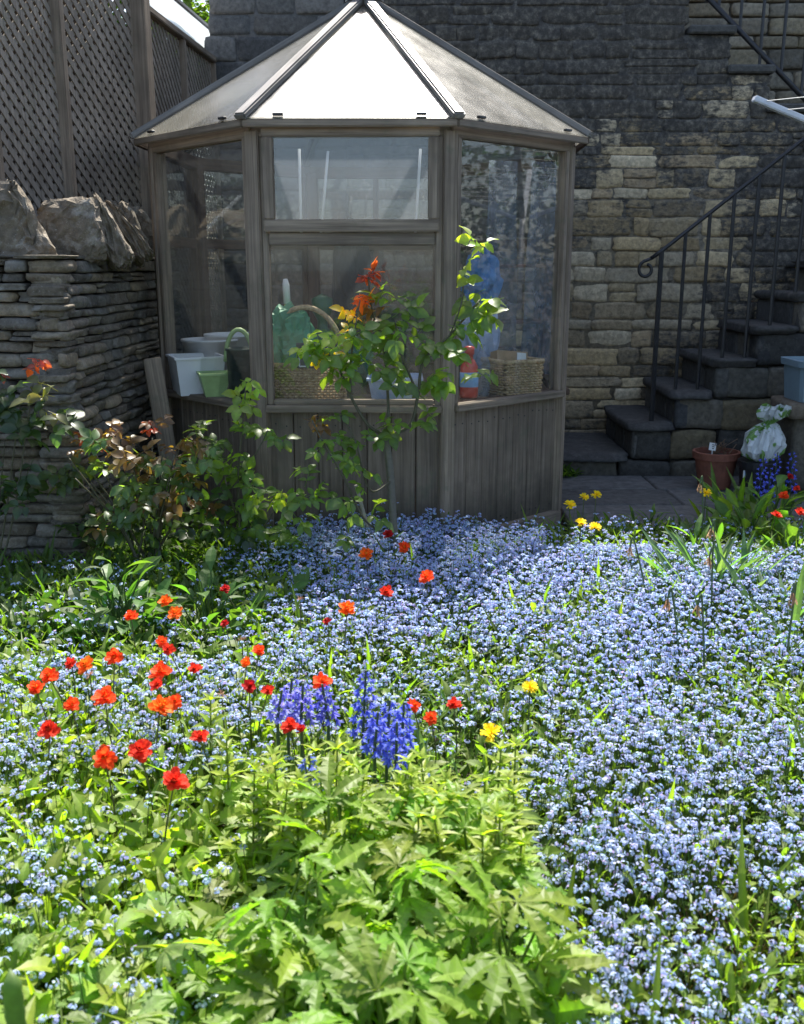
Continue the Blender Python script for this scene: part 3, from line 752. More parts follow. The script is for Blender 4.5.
# watering can
wc_p = at(322, 300, 5.62); o = thing('watering_can', 'dark green watering can standing behind the hoop basket', 'watering can', (wc_p.x, 5.62, SHELF))
t = MB(); t.lathe((wc_p.x, 5.62, SHELF), [(0, 0), (.10, 0), (.105, .02), (.095, .26), (.06, .33), (.03, .36), (.028, .40), (.055, .45), (.06, .52), (.0, .55)], 20); t.build('body', GREEN_PLASTIC, o, smooth=True)
t = MB(); t.tube(smooth_path([(wc_p.x + .09, 5.62, SHELF + .05), (wc_p.x + .2, 5.62, SHELF + .2), (wc_p.x + .26, 5.62, SHELF + .36)]), [.025] * 8 + [.016] * 9, 8); t.build('spout', GREEN_PLASTIC, o, smooth=True)
# handle of a tool: white over pale green
q = at(288, 330, 5.42); o = thing('garden_tool', 'upright tool with a white grip on a pale green handle behind the front window', 'tool', (q.x, 5.42, SHELF))
t = MB(); t.tube([(q.x + .02, 5.46, SHELF), (q.x, 5.42, SHELF + .50)], .017, 8); t.build('handle', PALE_GREEN, o, smooth=True)
t = MB(); t.tube([(q.x, 5.42, SHELF + .50), (q.x - .004, 5.415, SHELF + .60), (q.x - .006, 5.41, SHELF + .63)], [.019, .019, .012], 8); t.build('grip', WHITE_PLASTIC, o, smooth=True)
q = at(352, 290, 6.3)
crumple('hanging_coat', 'dark coat hanging in the middle of the summerhouse behind the front window', 'coat', (q.x, 6.3, 1.42), (.22, .14, .62), CLOTH_DK, 9, .25, sub=4)
for i, (x0, x1, Y, lab) in enumerate(((299, 301, 5.5, 'upright white strip at the left of the upper front window'), (329, 322, 5.6, 'white strip tilted a little, right of the upright one in the upper front window'), (421, 416, 5.5, 'white strip near the right edge of the upper front window'))):
    a, b = at(x0, 140, Y), at(x1, 222, Y); d = (a - b) / (a.z - b.z); t = MB(); t.tube([b + d * (1.655 - b.z), b + d * (2.1 - b.z)], .008, 6)
    tag(t.build('white_strip', WHITE_PLASTIC, None, True, origin=b + d * (1.655 - b.z)), lab, 'cane')  # thin white upright strips behind the upper front pane
# right window: spray bottle, clear bottle, wire rack, blue bag, films
q = at(469, 380, 5.34); o = thing('detergent_bottle', 'red capped plastic bottle with a light blue label in the right window', 'bottle', (q.x, 5.34, SHELF))
t = MB(); t.lathe((q.x, 5.34, SHELF), [(0, 0), (.045, 0), (.05, .015), (.05, .06)], 16, sy=.6); t.lathe((q.x, 5.34, SHELF), [(.049, .14), (.047, .17), (.03, .205), (.022, .21)], 16, sy=.6); t.build('body', RED_PL, o, smooth=True)
t = MB(); t.lathe((q.x, 5.34, SHELF), [(.05, .06), (.051, .062), (.051, .138), (.049, .14)], 16, sy=.6); t.build('label', LBLUE, o, smooth=True)
t = MB(); t.lathe((q.x, 5.34, SHELF), [(.021, .205), (.021, .235), (.027, .236), (.027, .275), (.012, .28), (0, .28)], 12); t.build('cap', RED_PL, o, smooth=True)
q = at(482, 380, 5.40); o = thing('plastic_bottle', 'clear ribbed plastic bottle between the red bottle and the wicker basket', 'bottle', (q.x, 5.43, SHELF))
t = MB(); t.lathe((q.x, 5.43, SHELF), [(0, 0), (.04, 0)] + [(.045 + .003 * (i % 2), .02 + .02 * i) for i in range(9)] + [(.03, .225), (.015, .25), (.014, .28), (0, .28)], 14); t.build('body', FILM, o, smooth=True)
q = at(482, 275, 5.75); 
crumple('plastic_bag', 'bright blue plastic bag hanging behind the right summerhouse window', 'bag', (q.x, 5.78, 1.42), (.17, .13, .28), BLUE_PL, 21, .6, sub=4)
crumple('plastic_bag', 'pale blue bag sagging below the bright blue one in the right window', 'bag', (q.x - .01, 5.80, 1.12), (.20, .14, .42), PALE_BLUE, 22, .45)
def film(name, label, px, Y, w, z0, z1, ang):
    c = at(px, 300, Y); V, Fc = [], []; n, m_ = 16, 12
    for i in range(m_ + 1):
        for j in range(n + 1):
            s = (j / n - .5); z = z0 + (z1 - z0) * i / m_; d = .018 * math.sin(9 * s + 1.3 * i / m_ * 2) + .008 * math.sin(23 * s + i)
            V.append((c.x + math.cos(ang) * s * w * (1 - .15 * i / m_) - math.sin(ang) * d, Y + math.sin(ang) * s * w + math.cos(ang) * d, z))
    for i in range(m_):
        for j in range(n): a = i * (n + 1) + j; Fc += [(a, a + 1, a + n + 2), (a, a + n + 2, a + n + 1)]
    o = MB().add(V, Fc).build(name, FILM, None, True, origin=(c.x, Y, z0)); md = o.modifiers.new('thickness', 'SOLIDIFY'); md.thickness = .002; return tag(o, label, 'plastic sheet')
film('plastic_sheet', 'narrow clear plastic sheet hanging behind the blue bag in the right window', 500, 6.0, .22, .85, 2.09, .3)
film('plastic_sheet', 'wide cloudy plastic sheet hanging by the right corner post', 540, 6.05, .24, .85, 2.09, .5)
q = at(520, 270, 6.5); o = thing('wooden_crate', 'reddish brown wooden crate stood on end behind the right window', 'crate', (q.x, 6.45, .07))
t = MB()
for z in (.75, 1.15, 1.5): t.box((q.x, 6.5, z), (.30, .25, .02))
for s in (-1, 1): t.box((q.x + s * .15, 6.5, .79), (.02, .25, 1.44))
t.build('boards', mat_wood('red_wood', 2, (.10, .035, .015), (.26, .10, .05)), o)
# grey-white folded boxes low behind front glass
q = at(400, 370, 5.5); tub('storage_tub', 'grey plastic tray behind the rose bush in the front window', 'tub', 395, 5.32, .12, .14, .11, PALE_BLUE, True)

# plank leaning beside the summerhouse
p0 = at(170, 418, 5.42); beam_ = MB()
pl = beam('plank', at(163, 432, 5.36), at(150, 358, 5.36), .10, .022, W_X, None, up=(.55, -.8, 0)); ORG[pl.name] = pl.location.copy()
tag(pl, 'short grey offcut plank leaning between the stone wall and the summerhouse', 'plank')
p0 = on(163, 470, .0); 
# long foot so that the plank stands on the ground
pl.matrix_world = pl.matrix_world
v = (at(150, 358, 5.36) - at(163, 432, 5.36)); v /= v.z
foot = at(150, 358, 5.36) - v * at(150, 358, 5.36).z; bpy.data.objects.remove(pl)
pl = beam('plank', foot, at(152, 358, 5.36), .10, .022, W_X, None, up=(.55, -.8, 0)); tag(pl, 'short grey offcut plank leaning between the stone wall and the summerhouse', 'plank')

# ------------------------------------------------------------------ rotary clothes airer (its arm reaches in at the right)
ac = Vector((3.2, 5.55, 0)); o = thing('rotary_clothes_airer', 'white armed rotary clothes airer reaching in at the top right with thin lines', 'clothes airer', ac)
t = MB(); t.tube([ac, ac + Vector((0, 0, 1.95))], .022, 10); t.build('pole', ALU, o, smooth=True)
tips = []
for i in range(4):
    a = R(186 + 90 * i); d = Vector((math.cos(a), math.sin(a), 0)); p0, p1 = ac + d * .05 + Vector((0, 0, 1.86)), ac + d * 1.40 + Vector((0, 0, 2.335))
    beam('arm', p0, p1, .045, .03, ALU, o); tips.append((p0, p1))
t = MB()
for k in range(9):
    f = .97 - k * .085
    for i in range(4): t.tube([tips[i][0].lerp(tips[i][1], f), tips[(i + 1) % 4][0].lerp(tips[(i + 1) % 4][1], f)], .0022, 4)
t.build('line', LINE, o)

# ------------------------------------------------------------------ bits by the stairs
q = on(714, 485, 0); q.y = 6.45; q = at(714, 484, 6.5); o = thing('plant_pot', 'terracotta plant pot with dry stems at the foot of the stairs', 'plant pot', (q.x, 6.5, .04))
zb = .045; t = MB(); t.lathe((q.x, 6.5, zb), [(0, 0), (.105, 0), (.14, .20), (.155, .20), (.158, .245), (.14, .247), (.135, .20), (0, .20)], 28); t.build('pot', TERRA, o, smooth=False)
t = MB(); t.lathe((q.x, 6.5, zb), [(.135, .205), (.07, .222), (0, .226)], 20); t.build('soil', SOIL, o)
t = MB()
for i in range(16):
    a = rng.uniform(0, 6.28); r_ = rng.uniform(0, .09); c = Vector((q.x + r_ * math.cos(a), 6.5 + r_ * math.sin(a), zb + .22)); t.tube([c, c + Vector((rng.normal(0, .02), rng.normal(0, .02), rng.uniform(.02, .07))), c + Vector((rng.normal(0, .05), rng.normal(0, .05), rng.uniform(.04, .11)))], .003, 4, (.16, .1, .06))
t.build('dry_stems', STEM, o)
o = thing('plant_tag', 'small white plant tag stuck in the terracotta pot', 'plant tag', (q.x - .055, 6.43, zb + .22))
t = MB(); t.bm(_box((.05, .003, .05)), M=Matrix.Translation((q.x - .055, 6.42, zb + .29)) @ Euler((R(-8), R(10), .2)).to_matrix().to_4x4()); t.tube([(q.x - .052, 6.424, zb + .2), (q.x - .055, 6.424, zb + .28)], .004, 4); t.build('card', PAPER, o)
t = MB()
for k in range(3): t.bm(_box((.022 - .005 * k, .002, .005)), M=Matrix.Translation((q.x - .055, 6.42, zb + .29)) @ Euler((R(-8), R(10), .2)).to_matrix().to_4x4() @ Matrix.Translation((.004, -.0025, .012 - .012 * k)))
t.build('printing', INK, o)
q = at(812, 455, 6.3); st = MB(); o = thing('stone_plinth', 'rough brown stone plinth under the grey blue bin at the right edge', 'plinth', (q.x, 6.45, .04))
zt = at(800, 404, 6.2).z
stone(st, RC_SQ, I4, (q.x + .04, 6.45, zt - .055), (.46, .44, .11), (.15, .12, .085), .03); stone(st, RC_SQ, I4, (q.x + .05, 6.46, (zt - .11) / 2 + .02), (.38, .38, zt - .13), (.12, .105, .08), .05); st.build('stone', ST_STAIR, o, smooth=True)
o = thing('storage_bin', 'grey blue plastic bin with a rolled rim standing on the stone plinth', 'bin', (q.x + .04, 6.42, zt))
b = MB(); b.lathe((0, 0, 0), [(0, 0), (.205, 0), (.225, .22), (.245, .222), (.248, .262), (.225, .264), (.215, .22), (.20, .02), (0, .02)], 40); V = b.V[0].copy()
ang = np.arctan2(V[:, 1], V[:, 0]); k = 1 / (np.abs(np.cos(ang)) ** 8 + np.abs(np.sin(ang)) ** 8) ** (1 / 8); V[:, :2] *= k[:, None] * .85; V += np.array((q.x + .05, 6.42, zt)); MB().add(V, b.F[0]).build('body', BIN, o, smooth=False)
q = at(771, 438, 6.2)
zb2 = q.z - .16
b = MB(); prof = [(0, 0), (.07, .0), (.12, .03), (.145, .09), (.14, .15), (.115, .21), (.075, .26), (.035, .29), (.03, .31), (.05, .335), (.085, .36), (.10, .40), (.10, .425)]
b.lathe((0, 0, 0), prof, 72); V = b.V[0].copy(); th = np.arctan2(V[:, 1], V[:, 0]); rr = np.hypot(V[:, 0], V[:, 1]); zz = V[:, 2]
pl_ = .10 + .30 * np.clip((zz - .12) / .2, 0, 1); f = 1 + pl_ * np.sin(7 * th + 9 * zz + 1.5 * np.sin(3 * th)) + .10 * np.sin(13 * th - 30 * zz) + .10 * np.sin(3 * th + 22 * zz)
V[:, 0] = rr * f * np.cos(th) * 1.05; V[:, 1] = rr * f * np.sin(th) * .8; V[:, 2] += .02 * np.sin(4 * th + 10 * zz) * (zz > .05)
V[:, 0] += .35 * (zz - .2) * (zz > .2); V *= .82; V += rng.normal(0, .003, V.shape); V += np.array((q.x - .02, 6.28, zb2))
bg = MB().add(V, b.F[0]).build('compost_bag', BAG, None, False, origin=(q.x, 6.28, zb2)); tag(bg, 'crumpled white and green plastic bag by the right edge above the blue flowers', 'bag')
q2 = at(772, 418, 6.25)
o = thing('plant_pot', 'black plastic pot under the crumpled white and green bag', 'plant pot', (q.x + .0, 6.42, .04))
t = MB(); t.lathe((q.x - .02, 6.30, .045), [(0, 0), (.11, 0), (.13, zb2 - .09), (.14, zb2 - .09), (.14, zb2 - .05), (.0, zb2 - .045)], 20); t.build('pot', IRON, o)
q = at(748, 474, 6.25); o = thing('plant_tag', 'small blue and white tag standing on the path left of the bag', 'plant tag', (q.x, 6.25, .04))
t = MB(); t.box((q.x, 6.25, q.z), (.07, .004, .05), .2); t.box((q.x, 6.252, (q.z + .04) / 2), (.012, .004, max(.02, q.z - .04)), .2); t.build('card', PAPER, o)
t = MB(); t.box((q.x - .004, 6.2465, q.z + .004), (.04, .003, .028), .2); t.build('printing', LBLUE, o)
# ================================================================== PLANTS
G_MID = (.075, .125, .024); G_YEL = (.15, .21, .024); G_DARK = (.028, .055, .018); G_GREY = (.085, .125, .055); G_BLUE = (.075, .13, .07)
# ------------------------------------------------------------------ tree beyond the lean-to
tr = thing('garden_tree', 'sunlit leafy tree showing in the gap between the lean-to roof and the grey wall', 'tree', (-2.7, 12.0, 0))
t = MB(); pth = smooth_path([(-2.7, 12, 0), (-2.65, 12, 1.4), (-2.8, 12.05, 2.7), (-2.7, 12, 4.2)]); t.tube(pth, np.linspace(.16, .06, len(pth)), 9, (.12, .10, .08))
for i in range(9):
    a = i * 2.4; z = 1.8 + .25 * i; p = smooth_path([(-2.72, 12, z), (-2.72 + .5 * math.cos(a), 12 + .5 * math.sin(a), z + .4), (-2.72 + 1.2 * math.cos(a), 12 + 1.1 * math.sin(a), z + .7)], 4); t.tube(p, np.linspace(.05, .012, len(p)), 6, (.12, .10, .08))
t.build('trunk', BARK, tr, smooth=True)
t = MB(); n = 9000; cc = rng.normal(0, 1, (60, 3)); cc /= np.linalg.norm(cc, axis=1)[:, None]; cc = cc * rng.uniform(.4, 1, (60, 1)) * np.array((1.7, 1.5, 1.6)) + np.array((-2.6, 12, 4.1))
P = cc[rng.integers(60, size=n)] + rng.normal(0, .24, (n, 3)); scat(t, OVATE, P, rdir(n, -40, 40), rdir(n, 30, 90), rng.uniform(.07, .12, n), tint((.07, .11, .02), n)); t.build('crown', LEAF, tr)

# ------------------------------------------------------------------ roses
def compound(mb, p, d, size, col, up=None, n=5):
    """one rose leaf: five toothed leaflets along a stalk"""
    p, d = Vector(p), Vector(d).normalized(); side = d.cross(Vector((0, 0, 1)))
    if side.length < .05: side = Vector((1, 0, 0))
    side.normalize(); size *= 1.3; up = up or (side.cross(d) * .35 + Vector((.05, -.6, .8)) + Vector(rng.normal(0, .3, 3))).normalized(); side = d.cross(up).normalized()
    droop = Vector((0, 0, -1)) * rng.uniform(.1, .6)
    P, D, S = [], [], []
    tip = p + d * size * 1.5 + droop * size * .5
    P.append(tip); D.append(d + droop * .7 + Vector(rng.normal(0, .15, 3))); S.append(size * 1.05)
    for f, s in ((1.0, .95), (.45, .75))[: (n - 1) // 2]:
        q = p + d * size * 1.5 * f * .85 + droop * size * .5 * f * f
        for sg in (-1, 1):
            P.append(q); D.append(d * .45 + side * sg + droop * .8 + Vector(rng.normal(0, .2, 3))); S.append(size * s)
    mb.tube([p, p + d * size * .8 + droop * size * .1, tip], .0016, 3, col, cap=False)
    k = len(P); C = tint(col, k, .15, .08)
    U = np.array([(up + Vector(rng.normal(0, .25, 3)))[:] for _ in range(k)])
    scat(mb, OVATE, [q[:] for q in P], [q[:] for q in D], U, S, C)
RED_C, YEL_C, ORA_C, BRZ_C = (.20, .045, .025), (.42, .30, .02), (.30, .10, .025), (.10, .06, .025)

def rose(name, label, cat, base, branches, leafy, mat=GLOSSY_LEAF, dense=1.):
    """branches: list of (points, r0, r1); leafy: list of (point, count, spread, size, colour)"""
    o = thing(name, label, cat, base); t = MB()
    for pts, r0, r1 in branches:
        p = smooth_path(pts, 6); t.tube(p, np.linspace(r0, r1, len(p)), 7, (.16, .15, .12) if r0 > .015 else (.10, .095, .06))
        for i in range(2, len(p) - 1, 3):
            dv = rng.normal(0, 1, 3); dv /= np.linalg.norm(dv); t.tube([p[i], p[i] + dv * (.006 + r1)], [.0025, .0004], 3, (.1, .06, .04), cap=False)
    t.build('stems', STEM, o, smooth=True)
    t = MB()
    for pt, cnt, spread, size, col in leafy:
        for _ in range(int(cnt * dense + .5)):
            d = rdir(1, -35, 60)[0]; p = np.array(tuple(pt)) + rng.normal(0, 1, 3) * np.array(spread)
            compound(t, p - d * size * .6, d, size * rng.uniform(.8, 1.2), np.array(col) * rng.uniform(.8, 1.2) * 1.35)
    t.build('foliage', mat, o, smooth=True); return o
YR = 4.5
def A(px, py, dy=0.): return at(px, py, YR + dy)
br_ = [([A(396, 560), A(393, 520), A(390, 470), A(385, 435)], .021, .017),
       ([A(385, 435), A(368, 425, -.05), A(350, 395, -.08), A(335, 360, -.1), A(318, 352, -.12)], .009, .004),
       ([A(386, 437), A(410, 425, .02), A(418, 395), A(424, 360), A(450, 335), A(480, 300)], .010, .004),
       ([A(388, 430), A(388, 400, .05), A(384, 350, .05), A(372, 310, .03), A(368, 275)], .008, .003),
       ([A(350, 395, -.08), A(352, 350, -.1), A(360, 300, -.1)], .006, .003),
       ([A(418, 395), A(400, 350, -.05), A(395, 320, -.08)], .006, .003),
       ([A(450, 335), A(462, 300, -.03), A(463, 262, -.03), A(470, 240, -.03)], .004, .002),
       ([A(393, 480), A(370, 490, -.1), A(355, 440, -.15), A(340, 415, -.15)], .005, .003),
       ([A(395, 540), A(365, 520, -.15), A(345, 480, -.2), A(322, 440, -.22), A(312, 420, -.22)], .006, .003)]
s1 = (.04, .05, .04)
lf = [(A(372, 277), 5, (.018, .02, .02), .035, RED_C), (A(362, 300, -.05), 4, (.025, .03, .02), .035, ORA_C), (A(380, 310), 3, s1, .045, BRZ_C),
      (A(318, 352, -.1), 4, (.03, .04, .02), .05, G_MID), (A(306, 348, -.1), 2, (.01, .02, .01), .05, G_YEL), (A(332, 360, -.1), 6, s1, .05, G_MID), (A(325, 355, -.12), 3, (.02, .02, .02), .035, YEL_C), (A(350, 345, -.1), 7, s1, .05, G_MID),
      (A(350, 380, -.1), 6, (.05, .05, .05), .05, G_MID), (A(378, 340), 7, (.05, .06, .05), .05, G_MID), (A(355, 325, -.05), 3, (.02, .02, .02), .04, YEL_C), (A(405, 325, -.05), 6, (.05, .05, .03), .055, G_MID), (A(402, 375), 6, (.05, .05, .05), .055, G_MID),
      (A(435, 345), 6, (.05, .05, .04), .055, G_MID), (A(430, 380), 5, (.04, .05, .05), .055, G_MID), (A(462, 330), 5, (.04, .05, .03), .06, G_MID), (A(480, 302), 5, (.03, .04, .02), .06, (.075, .12, .02)), (A(470, 380), 3, (.03, .05, .05), .05, G_MID),
      (A(458, 270), 2, (.02, .02, .01), .055, G_YEL), (A(474, 243), 2, (.015, .02, .01), .055, G_YEL), (A(425, 425), 3, (.03, .04, .03), .05, G_MID), (A(385, 425), 3, (.03, .04, .02), .045, G_MID), (A(335, 420, -.15), 4, (.03, .04, .04), .045, G_MID), (A(400, 300), 3, (.04, .04, .02), .05, G_MID),
      (A(340, 330, -.1), 3, (.04, .04, .03), .045, G_YEL), (A(366, 445, -.1), 4, (.03, .04, .03), .045, G_MID), (A(325, 450, -.2), 4, (.035, .04, .04), .045, G_MID), (A(350, 470, -.15), 5, (.04, .05, .04), .045, G_MID), (A(310, 485, -.2), 6, (.04, .05, .05), .045, G_MID), (A(345, 510, -.2), 6, (.06, .06, .05), .05, G_MID), (A(295, 520, -.2), 6, (.05, .06, .05), .05, G_MID), (A(370, 500, -.1), 3, (.03, .04, .04), .045, G_MID), (A(312, 430, -.2), 3, (.02, .03, .03), .04, BRZ_C)]
rose('standard_rose', 'standard rose with a grey stem and red young tips in front of the middle window', 'rose', (*(A(396, 560))[:2], 0), br_, lf, dense=.95)
o = thing('stake', 'short pale stake slanting beside the stem of the standard rose', 'stake', on(364, 535, .0))
p0, p1 = at(356, 485, 4.6), at(367, 525, 4.6); d = (p0 - p1) / (p0.z - p1.z); t = MB(); t.tube([p0 - d * p0.z, p0], .009, 7, (.35, .32, .27)); t.build('cane', STEM, o)

YR = 4.45
br_ = [([A(238, 600), A(240, 540), A(238, 480), A(243, 420), A(246, 385)], .008, .003), ([A(238, 520), A(228, 490, -.05), A(222, 465, -.06)], .005, .003), ([A(240, 480), A(258, 450, -.03), A(268, 430)], .005, .002), ([A(240, 560), A(262, 530), A(280, 500)], .005, .003)]
lf = [(A(247, 388), 3, (.015, .02, .015), .04, G_YEL), (A(243, 402), 4, (.02, .02, .015), .045, G_YEL), (A(252, 430), 4, (.03, .04, .02), .045, (.085, .14, .02)), (A(268, 437), 4, (.02, .03, .015), .045, G_MID), (A(225, 462), 5, (.03, .03, .02), .045, G_MID), (A(215, 470), 3, (.02, .03, .02), .045, G_YEL), (A(248, 475), 5, (.03, .04, .02), .045, G_MID), (A(262, 495), 6, (.04, .04, .03), .045, G_MID), (A(235, 510), 6, (.04, .04, .03), .045, G_MID), (A(250, 530), 7, (.06, .05, .03), .05, G_MID), (A(276, 500), 5, (.03, .04, .03), .045, G_YEL), (A(210, 520), 5, (.05, .05, .03), .05, G_MID), (A(290, 545), 5, (.05, .05, .03), .05, G_MID)]
rose('climbing_rose', 'thin upright rose shoot with yellow green leaves in front of the left front corner post', 'rose', (*(A(238, 600))[:2], 0), br_, lf, dense=1.0)

YR = 4.40
base = A(150, 590); br_, lf = [], []
for i in range(15):
    x, y = rng.uniform(60, 215), rng.uniform(430, 480); dy = rng.uniform(-.25, .2); br_.append(([base + Vector(rng.normal(0, .05, 3)) * Vector((1, 1, 0)).length, A(150 + (x - 150) * .35, 530, dy * .4), A(x, y, dy)], .008, .003))
for i in range(46):
    u, v = rng.uniform(-1, 1), rng.uniform(-1, 1)
    if u * u + v * v > 1: continue
    lf.append((A(135 + 82 * u, 475 + 48 * v - 12 * u, rng.uniform(-.25, .2)), 4, (.035, .05, .03), .045, [(.05, .09, .028), (.07, .12, .026), (.06, .10, .03), (.05, .08, .026), (.10, .07, .03)][i % 5]))
for x, y in ((70, 455), (90, 447), (115, 432), (150, 432), (160, 425), (188, 440), (200, 445), (175, 455), (80, 440), (190, 505), (205, 515)): lf.append((A(x, y, -.05), 2, (.015, .02, .008), .035, [RED_C, BRZ_C, BRZ_C][(x // 5) % 3]))
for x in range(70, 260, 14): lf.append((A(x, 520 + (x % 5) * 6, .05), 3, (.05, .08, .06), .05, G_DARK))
rose('rose_bush', 'bushy rose with shiny dark leaves and bronze tips in front of the stone wall corner', 'rose', (base.x, base.y, 0), br_, lf)
YR = 4.25
base = A(-10, 600); br_, lf = [], []
for x, y in ((20, 400), (-10, 400), (35, 370), (5, 440), (-30, 380)): br_.append(([base, A(x * .5 - 5, 520), A(x, y)], .007, .002))
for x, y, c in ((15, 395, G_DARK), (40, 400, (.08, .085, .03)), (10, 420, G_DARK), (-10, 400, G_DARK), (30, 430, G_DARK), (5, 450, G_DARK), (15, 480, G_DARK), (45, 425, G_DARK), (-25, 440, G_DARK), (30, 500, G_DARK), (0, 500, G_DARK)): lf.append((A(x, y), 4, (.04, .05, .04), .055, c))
lf.append((A(36, 365), 3, (.012, .02, .015), .035, RED_C)); lf.append((A(5, 378), 2, (.02, .02, .01), .035, RED_C))
rose('rose_bush', 'dim rose climbing the stone wall at the left edge with one dark red shoot', 'rose', (base.x, base.y, 0), br_, lf)

# ------------------------------------------------------------------ leafy clumps
def clump(name, label, cat, c, n, tmpl, size, col, rad, z, up=(10, 75), mat=LEAF, group=None, stem=True):
    """leaves rising from one root on short stalks"""
    o = thing(name, label, cat, (c[0], c[1], 0), group); t = MB()
    a = rng.uniform(0, 6.28, n); r_ = rad * np.sqrt(rng.uniform(.02, 1, n)); zz = z * (1 - .55 * (r_ / rad) ** 1.6) * rng.uniform(.45, 1.05, n)
    P = np.stack([c[0] + r_ * np.cos(a), c[1] + r_ * np.sin(a), zz], 1); D = rdir(n, *up, az=a + rng.normal(0, .5, n)); S = size * rng.uniform(.65, 1.2, n)
    D[:, 2] *= (1 - .6 * (r_ / rad))
    U = rng.normal(0, .35, (n, 3)) + np.array((0, 0, 1.))
    scat(t, tmpl, P, D, U, S, tint(col, n, .28, .14)); t.build('foliage', mat, o)
    if stem:
        t = MB()
        for i in range(n):
            b = np.array((c[0], c[1], 0)) + rng.normal(0, rad * .18, 3) * (1, 1, 0); m_ = (b + P[i]) / 2 + np.array((0, 0, zz[i] * .2)); t.tube([b, m_, P[i]], .0028 if size > .07 else .0018, 4, np.array(col) * .9, cap=False)
        t.build('stalks', STEM, o)
    return o
def root(px, py, z): p = on(px, py, z); return (p.x, p.y)
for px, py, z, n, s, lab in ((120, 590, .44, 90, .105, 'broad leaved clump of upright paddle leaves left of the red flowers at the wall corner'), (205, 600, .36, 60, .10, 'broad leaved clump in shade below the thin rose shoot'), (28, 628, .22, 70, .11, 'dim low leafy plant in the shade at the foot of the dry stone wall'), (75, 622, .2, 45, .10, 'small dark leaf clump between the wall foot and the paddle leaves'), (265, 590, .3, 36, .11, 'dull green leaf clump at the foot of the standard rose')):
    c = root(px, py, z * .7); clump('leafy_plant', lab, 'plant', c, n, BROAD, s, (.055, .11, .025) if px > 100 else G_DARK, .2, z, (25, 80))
for px, py, z, n, s, col, lab in ((748, 520, .34, 60, .12, (.085, .15, .026), 'lush bright green clump between the pot and the red flowers at the right'), (795, 545, .3, 50, .11, (.07, .125, .026), 'mid green leafy clump at the right edge below the red flowers'), (772, 500, .36, 44, .12, (.08, .14, .03), 'tall green leaves behind the red flowers at the right edge'), (700, 548, .3, 44, .11, (.075, .135, .03), 'green leaf clump at the back of the blue carpet left of the withered heads'), (650, 520, .2, 40, .08, (.07, .125, .025), 'low green leaves at the path edge left of the strap leaves'), (545, 615, .24, 40, .09, (.12, .19, .024), 'small yellow green leafy sprig standing up in the middle of the blue carpet'), (612, 665, .22, 34, .085, (.12, .19, .024), 'yellow green leafy sprig right of the middle of the blue carpet')):
    c = root(px, py, z * .7); clump('leafy_plant', lab, 'plant', c, n, BROAD if px > 700 else LANCE, s, col, .16, z, (30, 85))
# daffodil leaf fans at the right
for px, py, n, lab in ((712, 600, 52, 'fan of grey green daffodil leaves among withered heads in the right of the blue carpet'), (735, 515, 26, 'bright strap leaved clump in front of the terracotta pot'), (410, 785, 18, 'dark strap leaves beside the bluebells'), (792, 640, 16, 'strap leaves at the right edge beside a withered daffodil')):
    c = root(px, py, .12); o = thing('strap_leaf_plant', lab, 'plant', (*c, 0)); t = MB(); a = rng.uniform(0, 6.28, n); P = np.stack([c[0] + rng.normal(0, .05, n), c[1] + rng.normal(0, .05, n), np.zeros(n)], 1)
    scat(t, leaf_t([(0, .03), (.25, .034), (.55, .036), (.8, .028), (1, 0)], .5, .35), P, rdir(n, 50, 85, az=a), np.array((0, 0, 1.)) + rng.normal(0, .3, (n, 3)), rng.uniform(.28, .5, n) * (.75 if px == 410 else 1), tint(G_BLUE if px != 735 else (.09, .15, .025), n, .2, .1)); t.build('foliage', LEAF, o)
c = root(700, 500, .1)
# aconite like plants in the foreground
ac_l = ['big cut leaved plant at the very bottom centre, its deep lobed leaves overlapping', 'cut leaved plant at the bottom right of the leafy clump beside the blue carpet', 'cut leaved plant in the middle of the yellow green clump', 'cut leaved plant at the left side of the yellow green clump', 'cut leaved plant at the back right of the yellow green clump', 'cut leaved plant at the back left of the yellow green clump', 'cut leaved plant low down at the bottom edge left of centre', 'cut leaved plant at the back of the clump just below the bluebells']
for (px, py, z, n, s, rad), lab in zip(((395, 1000, .46, 62, .155, .17), (500, 940, .42, 46, .14, .14), (390, 880, .48, 56, .14, .16), (300, 900, .44, 50, .13, .15), (470, 840, .44, 46, .12, .15), (340, 830, .46, 50, .12, .15), (300, 1010, .38, 48, .13, .15), (420, 800, .42, 40, .10, .14)), ac_l):
    c = root(px, py, z * .8); clump('cut_leaved_plant', lab, 'plant', c, int(n * .85), ACON if rng.random() < .7 else ACON2, s * .9, (.122, .192, .024), rad * .85, z, (0, 60), group='cut leaved plants in the foreground clump')
for (px, py, z, n, s), lab in zip(((60, 985, .34, 40, .12), (150, 930, .34, 46, .12), (215, 960, .34, 40, .11), (110, 1015, .32, 36, .11), (30, 910, .30, 36, .10), (185, 890, .3, 36, .1)), ('grey green lobed plant at the bottom left beside the flower spike', 'grey green lobed plant in the middle of the bottom left patch', 'grey green lobed plant between the bottom left patch and the cut leaved clump', 'grey green lobed plant along the bottom edge left of the clump', 'grey green lobed plant at the left edge among sparse blue flowers', 'grey green lobed plant at the top of the bottom left patch')):
    c = root(px, py, z * .8); clump('geranium_plant', lab, 'plant', c, int(n * .75), GERA, s * .62, (.14, .20, .055), .14, z * .78, (-5, 50), group='lobed leaf plants at the bottom left')
